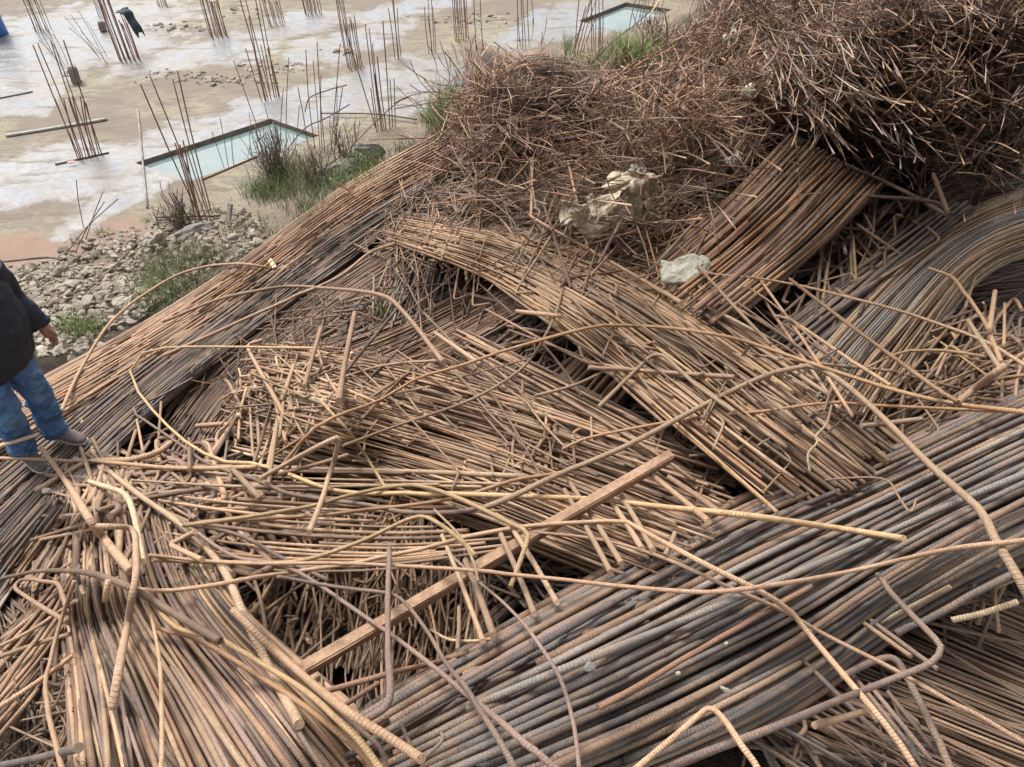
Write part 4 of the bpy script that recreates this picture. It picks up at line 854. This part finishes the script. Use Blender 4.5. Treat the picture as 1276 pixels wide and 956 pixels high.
# objects lying on the slab
def rod(name, pts, rpx, mat, lab, cat, z=0., k=10, key='brown'):
    p = np.array([W(x, y, z) for x, y in pts]); r = rpx*.5*depth(p.mean(0))/FPX; p[:, 2] += r; me = tube_mesh(name, [dict(p=smooth_line(p, 8), r=r, c=tint(key), k=k)], p[0]); o = link(name, me, mat); o.location = tuple(p[0]); return tag(o, lab, cat)
rod('pipe', [(8,171),(70,161),(134,150)], 3.6, M_PIPE, 'grey pipe lying across the slab behind the ribboned starter bars', 'pipe')
rod('steel_bar', [(-10,125),(41,115)], 1.6, M_STEEL, 'thin dark bar lying on the slab at the left edge', 'steel bar')
rod('steel_bar', [(172,138),(178,200),(184,260)], 2.6, M_CONC, 'grey bar lying on the slab left of the pool corner', 'steel bar')
rod('steel_bar', [(69,206),(100,199),(136,191)], 2.0, M_STEEL, 'short bar at the foot of the ribboned starter bars', 'steel bar', 0., 8, 'dark')
rod('steel_bar', [(252,225),(322,195)], 2.2, M_STEEL, 'red-brown bar lying along the near edge of the pool', 'steel bar', 0., 8, 'rust')
rod('steel_bar', [(195,272),(275,270)], 3.2, M_STEEL, 'level brown bar behind the dry brush', 'steel bar', .02, 8, 'brown')
rod('steel_bar', [(200,408),(260,360),(330,325)], 6, M_STEEL, 'flat dark bar along the outer edge of the long strand', 'steel bar', .75, 8, 'dark')
rod('steel_bar', [(0,328),(60,322),(78,326)], 3, M_STEEL, 'rusty bar end on the gravel behind the jacket', 'steel bar', .12, 8, 'dark')
rod('steel_bar', [(35,338),(60,365),(85,385)], 2.4, M_STEEL, 'thin bent bar over the gravel behind the man', 'steel bar', .3, 8, 'dark')
rod('steel_bar', [(78,386),(130,345),(170,305)], 2.2, M_STEEL, 'thin straight bar slanting over the gravel', 'steel bar', .3, 8, 'dark')
rod('steel_bar', [(270,265),(340,275),(380,262)], 2.2, M_STEEL, 'thin level bar by the wooden peg', 'steel bar', .1, 8, 'dark')
rod('steel_bar', [(215,312),(245,300),(290,290),(345,282)], 2.2, M_STEEL, 'thin bar through the brush towards the strand', 'steel bar', .2, 8, 'dark')
rod('steel_bar', [(400,142),(470,143),(520,150)], 1.6, M_STEEL, 'thin dark bar on the slab left of the green weed', 'steel bar', .05, 6, 'dark')
for pts, z0, lab in [([(396,215),(430,190),(470,150),(505,122),(525,132)],.6,'dark bar bowing over the concrete blocks'),([(380,140),(386,122),(410,112),(432,106)],.9,'curved dark bar beyond the pool corner'),([(355,190),(380,160),(405,148),(436,130)],.7,'arched dark bar springing from the dry shrub'),([(505,215),(540,150),(560,100),(548,50)],1.2,'long bar curving up left of the wire coil')]:
    p = np.array([W(x, y, z0*(.25+.75*i/(len(pts)-1))) for i, (x, y) in enumerate(pts)]); me = tube_mesh('steel_bar', [dict(p=smooth_line(p, 20), r=.009, c=tint('dark'), k=6)], p[0]); o = link('steel_bar', me, M_STEEL); o.location = tuple(p[0]); tag(o, lab, 'steel bar')

# blue drum, ribbon, cloth, stubs
def box_bm(sx, sy, sz, bev=.01):
    bm = bmesh.new(); bmesh.ops.create_cube(bm, size=1); bmesh.ops.scale(bm, vec=(sx, sy, sz), verts=bm.verts)
    if bev: bmesh.ops.bevel(bm, geom=bm.edges, offset=bev, segments=2, affect='EDGES')
    return bm
def cyl_bm(prof, k=28):
    bm = bmesh.new(); rings = []
    for r, z in prof: rings.append([bm.verts.new((r*math.cos(a*2*math.pi/k), r*math.sin(a*2*math.pi/k), z)) for a in range(k)])
    for a, b in zip(rings, rings[1:]):
        for i in range(k): bm.faces.new([a[i], a[(i+1) % k], b[(i+1) % k], b[i]])
    bm.faces.new(rings[0][::-1]); bm.faces.new(rings[-1]); return bm
rt = empty('drum', tuple(P(-9, 43))); tag(rt, 'blue plastic drum standing on the wet slab at the left edge', 'drum')
bm_obj('barrel', cyl_bm([(.27, 0), (.29, .02), (.29, .3), (.305, .31), (.305, .33), (.29, .34), (.29, .6), (.305, .61), (.305, .63), (.29, .64), (.29, .9), (.27, .93)]), M_BLUE, rt, True)
bm_obj('rim', cyl_bm([(.275, .925), (.3, .93), (.3, .955), (.275, .96)]), M_BLUE, rt)
o = lump('ribbon', 90, 202, 5, .42, (1.3, .6, .4), (0, 0, .3), M_PINK, 'pink ribbon tied at the foot of the starter bars', 'ribbon', 31, 2); o.location = P(90, 202, .05)
# dark cloth: a draped folded sheet
bm = bmesh.new(); g = [[None]*9 for _ in range(14)]
for i in range(14):
    for j in range(9):
        t = i/13; u = j/8-.5; x = (t*.42)+.03*math.sin(j*1.9+i); z = .12*math.sin(t*3.0)-.55*t*t*(1+.35*abs(u)*2)+.03*math.sin(j*2.3)
        g[i][j] = bm.verts.new((x+.02*math.sin(i*1.3), u*(.30-.1*t)+.02*math.sin(i), z))
for i in range(13):
    for j in range(8): bm.faces.new([g[i][j], g[i+1][j], g[i+1][j+1], g[i][j+1]])
o = bm_obj('cloth', bm, M_CLOTH, None, True); md = o.modifiers.new('th', 'SOLIDIFY'); md.thickness = .03
pb = W(152, 62, 0.); dtop = CF+CR*(150-638)/FPX+CU*(478-13)/FPX; o.location = tuple(CC+dtop*((pb[1]-.1)/dtop[1])); o.rotation_euler = (0, 0, -.4); o.scale = (.75, .9, .62)
tag(o, 'dark slate jacket hung over the dense starter bars', 'cloth')
for x, y, sx, sz, lab in [(92,92,.16,.3,'short concrete stub behind the ribboned starter bars'),(127,32,.14,.2,'small concrete stub left of the dense cluster')]:
    o = bm_obj('concrete_stub', box_bm(sx, sx, sz, .02), M_CONC); o.location = P(x, y, sz/2); o.rotation_euler = (.05, .1, .5); tag(o, lab, 'concrete stub')
def plank(a, b, za, zb, wpx, tk, mat, name, lab, cat, tilt=0.):
    p0, p1 = P(*a, za), P(*b, zb); c = (p0+p1)/2; L = (p1-p0).length; wd = wpx*depth(c)/FPX
    bm = box_bm(L, wd, tk, min(.004, tk*.15)); bmesh.ops.subdivide_edges(bm, edges=[e for e in bm.edges if e.calc_length() > L*.6], cuts=10)
    rn = random.Random(3)
    for v in bm.verts: v.co += Vector((0, rn.gauss(0, .0008), rn.gauss(0, .0008)))
    o = bm_obj(name, bm, mat); x = (p1-p0).normalized(); z = Vector((0, 0, 1)); y = z.cross(x).normalized(); z = x.cross(y)
    o.matrix_world = Matrix.Translation(c) @ Matrix((x, y, z)).transposed().to_4x4() @ Matrix.Rotation(tilt, 4, 'X'); return tag(o, lab, cat)
def zl(x, y, l): return float(Z(x, y))+l
plank((378,834), (836,568), zl(400,820,.34), zl(836,568,.46), 14, .042, M_WOOD, 'square_beam', 'square rusty brown beam lying diagonally over the bent bars', 'beam', .12)
plank((331,317), (342,334), zl(331,317,.36), zl(342,334,.34), 6, .02, M_PALEWOOD, 'wood_piece', 'small pale wood piece on the upper long strand', 'wood piece')
plank((287,254), (283,288), .30, .0, 6, .04, M_CONC, 'wooden_peg', 'grey peg standing in the rubble right of the brush', 'peg')
plank((964,0), (963,33), zl(964,0,.75), zl(963,33,.4), 3.5, .02, M_RAG, 'white_stick', 'white stick upright at the top of the tangle', 'stick')

# coil of wire on the left mound of the tangle
cz = P(684, 122, 1.62); tb = []
for i in range(46):
    rr = .40*rng.uniform(.75, 1.12); t = np.linspace(0, 2*np.pi*rng.uniform(.75, 1.0), 26)+rng.uniform(0, 6.28)
    zz = .06+.24*i/46+.02*np.sin(t*2+i); x = rr*1.25*np.cos(t)+rng.normal(0, .03); y = rr*np.sin(t)+rng.normal(0, .03)
    tb.append(dict(p=np.stack([x, y, zz+rng.normal(0, .01)], 1), r=.0045, c=tint(pick(dict(dark=5, brown=3, rust=2))), k=5))
o = link('wire_coil', tube_mesh('wire_coil', tb), M_STEEL); o.location = cz; o.rotation_euler = (.12, .05, 0); tag(o, 'dark round coil of wire sunk in the left end of the tangle', 'wire coil')

# ------------------------------------------------------------------ man at the left edge
def loft(bm, rings, k=16):
    """rings: (centre, rx, ry, axis) ellipses, axis normal to the ring"""
    R_ = []
    for i, (c, rx, ry, ax) in enumerate(rings):
        c = Vector(c); ax = Vector(ax).normalized(); y = Vector((0, 1, 0)); x = y.cross(ax)
        if x.length < .2: x = Vector((1, 0, 0))
        x.normalize(); y = ax.cross(x).normalized()
        R_.append([bm.verts.new(c+x*rx*math.cos(2*math.pi*j/k)+y*ry*math.sin(2*math.pi*j/k)) for j in range(k)])
    for a, b in zip(R_, R_[1:]):
        for j in range(k): bm.faces.new([a[j], a[(j+1) % k], b[(j+1) % k], b[j]])
    bm.faces.new(R_[0][::-1]); bm.faces.new(R_[-1])
def limb(bm, pts, rads, k=14):
    pts = [Vector(p) for p in pts]; n = len(pts); q = smooth_line([tuple(p) for p in pts], n*4); rr = np.interp(np.linspace(0, n-1, n*4), range(n), rads)
    rings = []
    for i in range(len(q)):
        ax = q[min(i+1, len(q)-1)]-q[max(i-1, 0)]; rings.append((q[i], rr[i], rr[i], ax))
    loft(bm, rings, k)
def fused(name, bm, mat, parent, vox=.012, sm=4, wr=0., ws=.12):
    bmesh.ops.recalc_face_normals(bm, faces=bm.faces)
    o = bm_obj(name, bm, mat, parent, True); m1 = o.modifiers.new('fuse', 'REMESH'); m1.mode = 'VOXEL'; m1.voxel_size = vox; m1.use_smooth_shade = True
    m2 = o.modifiers.new('sm', 'SMOOTH'); m2.iterations = sm; m2.factor = .5
    if wr:
        tx = bpy.data.textures.new(name, 'CLOUDS'); tx.noise_scale = ws; tx.noise_depth = 2; m3 = o.modifiers.new('w', 'DISPLACE'); m3.texture = tx; m3.strength = wr; m3.mid_level = .5
        m3.texture_coords = 'LOCAL'
    return o
def person():
    foot = P(48, 558, 1.88); root = empty('person', foot); root.rotation_euler = (Matrix.Rotation(R(8), 3, 'Y') @ Matrix.Rotation(R(-22), 3, 'Z')).to_euler(); root.scale = (.98, .98, .95)
    tag(root, 'man in black jacket, blue jeans and grey shoes standing on the long grey strand', 'person')
    AR = {1: [(0, .19, 1.41), (-.03, .27, 1.14), (.10, .30, .92)], -1: [(0, -.19, 1.41), (-.04, -.27, 1.14), (.03, -.30, .90)]}
    bm = bmesh.new()
    # head, neck, trunk, arms, legs as one fused skin
    loft(bm, [((0, 0, .86), .10, .15, (0, 0, 1)), ((0, 0, 1.0), .10, .14, (0, 0, 1)), ((0, 0, 1.25), .11, .17, (0, 0, 1)), ((0, 0, 1.42), .08, .16, (0, 0, 1)), ((.0, 0, 1.47), .055, .06, (0, 0, 1)), ((.02, 0, 1.54), .055, .055, (0, 0, 1)), ((.03, 0, 1.58), .065, .06, (.1, 0, 1))])
    loft(bm, [((.05, 0, 1.535), .045, .035, (0, 0, 1)), ((.045, 0, 1.56), .075, .058, (0, 0, 1)), ((.035, 0, 1.60), .09, .07, (0, 0, 1)), ((.03, 0, 1.66), .097, .076, (0, 0, 1)), ((.02, 0, 1.70), .092, .073, (0, 0, 1)), ((.01, 0, 1.735), .065, .055, (0, 0, 1)), ((.01, 0, 1.75), .02, .02, (0, 0, 1))], 20)
    limb(bm, [(.12, 0, 1.655), (.137, 0, 1.625), (.133, 0, 1.612)], [.008, .013, .012], 8)             # nose
    limb(bm, [(.122, -.022, 1.585), (.130, 0, 1.586), (.122, .022, 1.585)], [.006, .009, .006], 8)     # mouth
    for s in (1, -1):
        limb(bm, [(.11, s*.032, 1.655), (.117, s*.032, 1.655)], [.013, .011], 8)                          # eyes
        limb(bm, [(.02, s*.075, 1.665), (.015, s*.085, 1.64), (.02, s*.077, 1.612)], [.012, .013, .008], 8)  # ears
        A = AR[s]; limb(bm, A, [.05, .042, .028]); w_ = Vector(A[2]); f = (w_-Vector(A[1])).normalized(); dn = (f+Vector((0, 0, -.5))).normalized()
        pl = w_+dn*.075; limb(bm, [w_-f*.02, w_+dn*.035, pl], [.027, .036, .034], 12)
        ac = Vector((0, s, 0)).cross(dn).normalized()
        for i, (o_, l_) in enumerate([(-.030, .070), (-.010, .080), (.011, .075), (.030, .058)]):
            b0 = pl+ac*o_-dn*.01; cur = Vector((0, -s, 0))*.5
            limb(bm, [b0, b0+dn*l_*.5, b0+dn*l_*.8+cur*.02, b0+dn*l_+cur*.045], [.0098, .0092, .0085, .0068], 8)
        tb_ = w_+dn*.025-ac*.03; limb(bm, [tb_, tb_-ac*.025+dn*.02, tb_-ac*.03+dn*.052], [.013, .0105, .008], 8)
    LG = {1: [(0, .09, .9), (.05, .12, .50), (.04, .125, .09)], -1: [(0, -.09, .9), (.06, -.10, .50), (.0, -.09, .09)]}
    for s in (1, -1): limb(bm, LG[s], [.085, .055, .04])
    body = fused('body', bm, M_SKIN, root, .0075, 2)
    bm = bmesh.new(); loft(bm, [((-.02, 0, 1.60), .100, .082, (0, 0, 1)), ((-.01, 0, 1.67), .112, .088, (.2, 0, 1)), ((.0, 0, 1.73), .092, .078, (.1, 0, 1)), ((0, 0, 1.765), .04, .04, (0, 0, 1))])
    fused('hair', bm, M_HAIR, root, .008, 3, .006, .02)
    bm = bmesh.new()
    loft(bm, [((.0, 0, .79), .17, .215, (0, 0, 1)), ((.0, 0, .83), .19, .24, (0, 0, 1)), ((.01, 0, .95), .20, .25, (0, 0, 1)), ((.02, 0, 1.12), .21, .265, (0, 0, 1)), ((0, 0, 1.30), .18, .25, (0, 0, 1)), ((-.01, 0, 1.42), .13, .21, (0, 0, 1)), ((-.01, 0, 1.485), .085, .105, (0, 0, 1)), ((0, 0, 1.535), .08, .085, (0, 0, 1))], 24)
    for s in (1, -1):
        A = [Vector(a) for a in AR[s]]; limb(bm, [A[0], (A[0]+A[1])/2+Vector((0, s*.01, 0)), A[1], (A[1]+A[2])/2, A[2]], [.092, .082, .075, .064, .056])
        f = (A[2]-A[1]).normalized(); limb(bm, [A[2]-f*.035, A[2]-f*.01], [.060, .060])
    fused('jacket', bm, M_JACKET, root, .010, 3, .035, .13)
    bm = bmesh.new()
    loft(bm, [((0, 0, .78), .12, .17, (0, 0, 1)), ((0, 0, .86), .125, .175, (0, 0, 1)), ((0, 0, 1.0), .115, .16, (0, 0, 1))])
    for s in (1, -1):
        A = [Vector(a) for a in LG[s]]; limb(bm, [A[0], (A[0]+A[1])/2, A[1], (A[1]+A[2])/2, A[2]-Vector((0, 0, .025))], [.115, .095, .080, .078, .082])
    fused('jeans', bm, M_DENIM, root, .009, 2, .05, .06)
    for s in (1, -1):
        a = Vector(LG[s][2]); yaw = s*.22; ca, sa = math.cos(yaw), math.sin(yaw)
        def T(x, y, z): return (a.x+x*ca-y*sa, a.y+x*sa+y*ca, z)
        ax = (ca, sa, 0); bm = bmesh.new()
        loft(bm, [(T(-.07, 0, .055), .04, .03, ax), (T(-.05, 0, .06), .055, .042, ax), (T(0, 0, .065), .06, .045, ax), (T(.06, 0, .05), .045, .046, ax), (T(.13, 0, .04), .032, .048, ax), (T(.18, 0, .034), .024, .038, ax), (T(.20, 0, .03), .01, .018, ax)])
        sh = fused('shoe', bm, M_SHOE, root, .008, 3)
        bm = bmesh.new(); loft(bm, [(T(-.085, 0, .012), .012, .03, ax), (T(-.04, 0, .012), .013, .046, ax), (T(.06, 0, .012), .013, .047, ax), (T(.14, 0, .012), .013, .052, ax), (T(.205, 0, .014), .011, .028, ax)]); fused('sole', bm, M_SOLE, sh, .007, 1)
person()

# ------------------------------------------------------------------ turn the loose bars into objects
cnt = visible_counts(BARS, WIRES)[:len(BARS)]
order = np.argsort(-cnt); N_IND = 275; chosen = set()
heroes = [i for i, b in enumerate(BARS) if b['hero']]
chosen.update(heroes)
for i in order:
    if len(chosen) >= N_IND: break
    chosen.add(int(i))
rest = []
for i, b in enumerate(BARS):
    if i in chosen:
        p = b['p']; org = p[len(p)//2]; o = link('steel_bar', tube_mesh('steel_bar', [b], org), M_STEEL); o.location = tuple(org)
        tag(o, b['label'], 'steel bar', b['group'] if not b['hero'] else 'single bars lying across the heap')
    else: rest.append(b)
tag(link('rebar_heap', tube_mesh('rebar_heap', rest), M_STEEL), 'the many remaining rusty bars packed in the bundles of the heap', 'steel bars', kind='stuff')
tag(link('wire_tangle', tube_mesh('wire_tangle', WIRES), M_STEEL), 'tangled mass of thin rusty wires and hoops on the upper right of the heap', 'wire tangle', kind='stuff')
print('bars', len(BARS), 'individual', len(chosen), 'wires', len(WIRES))
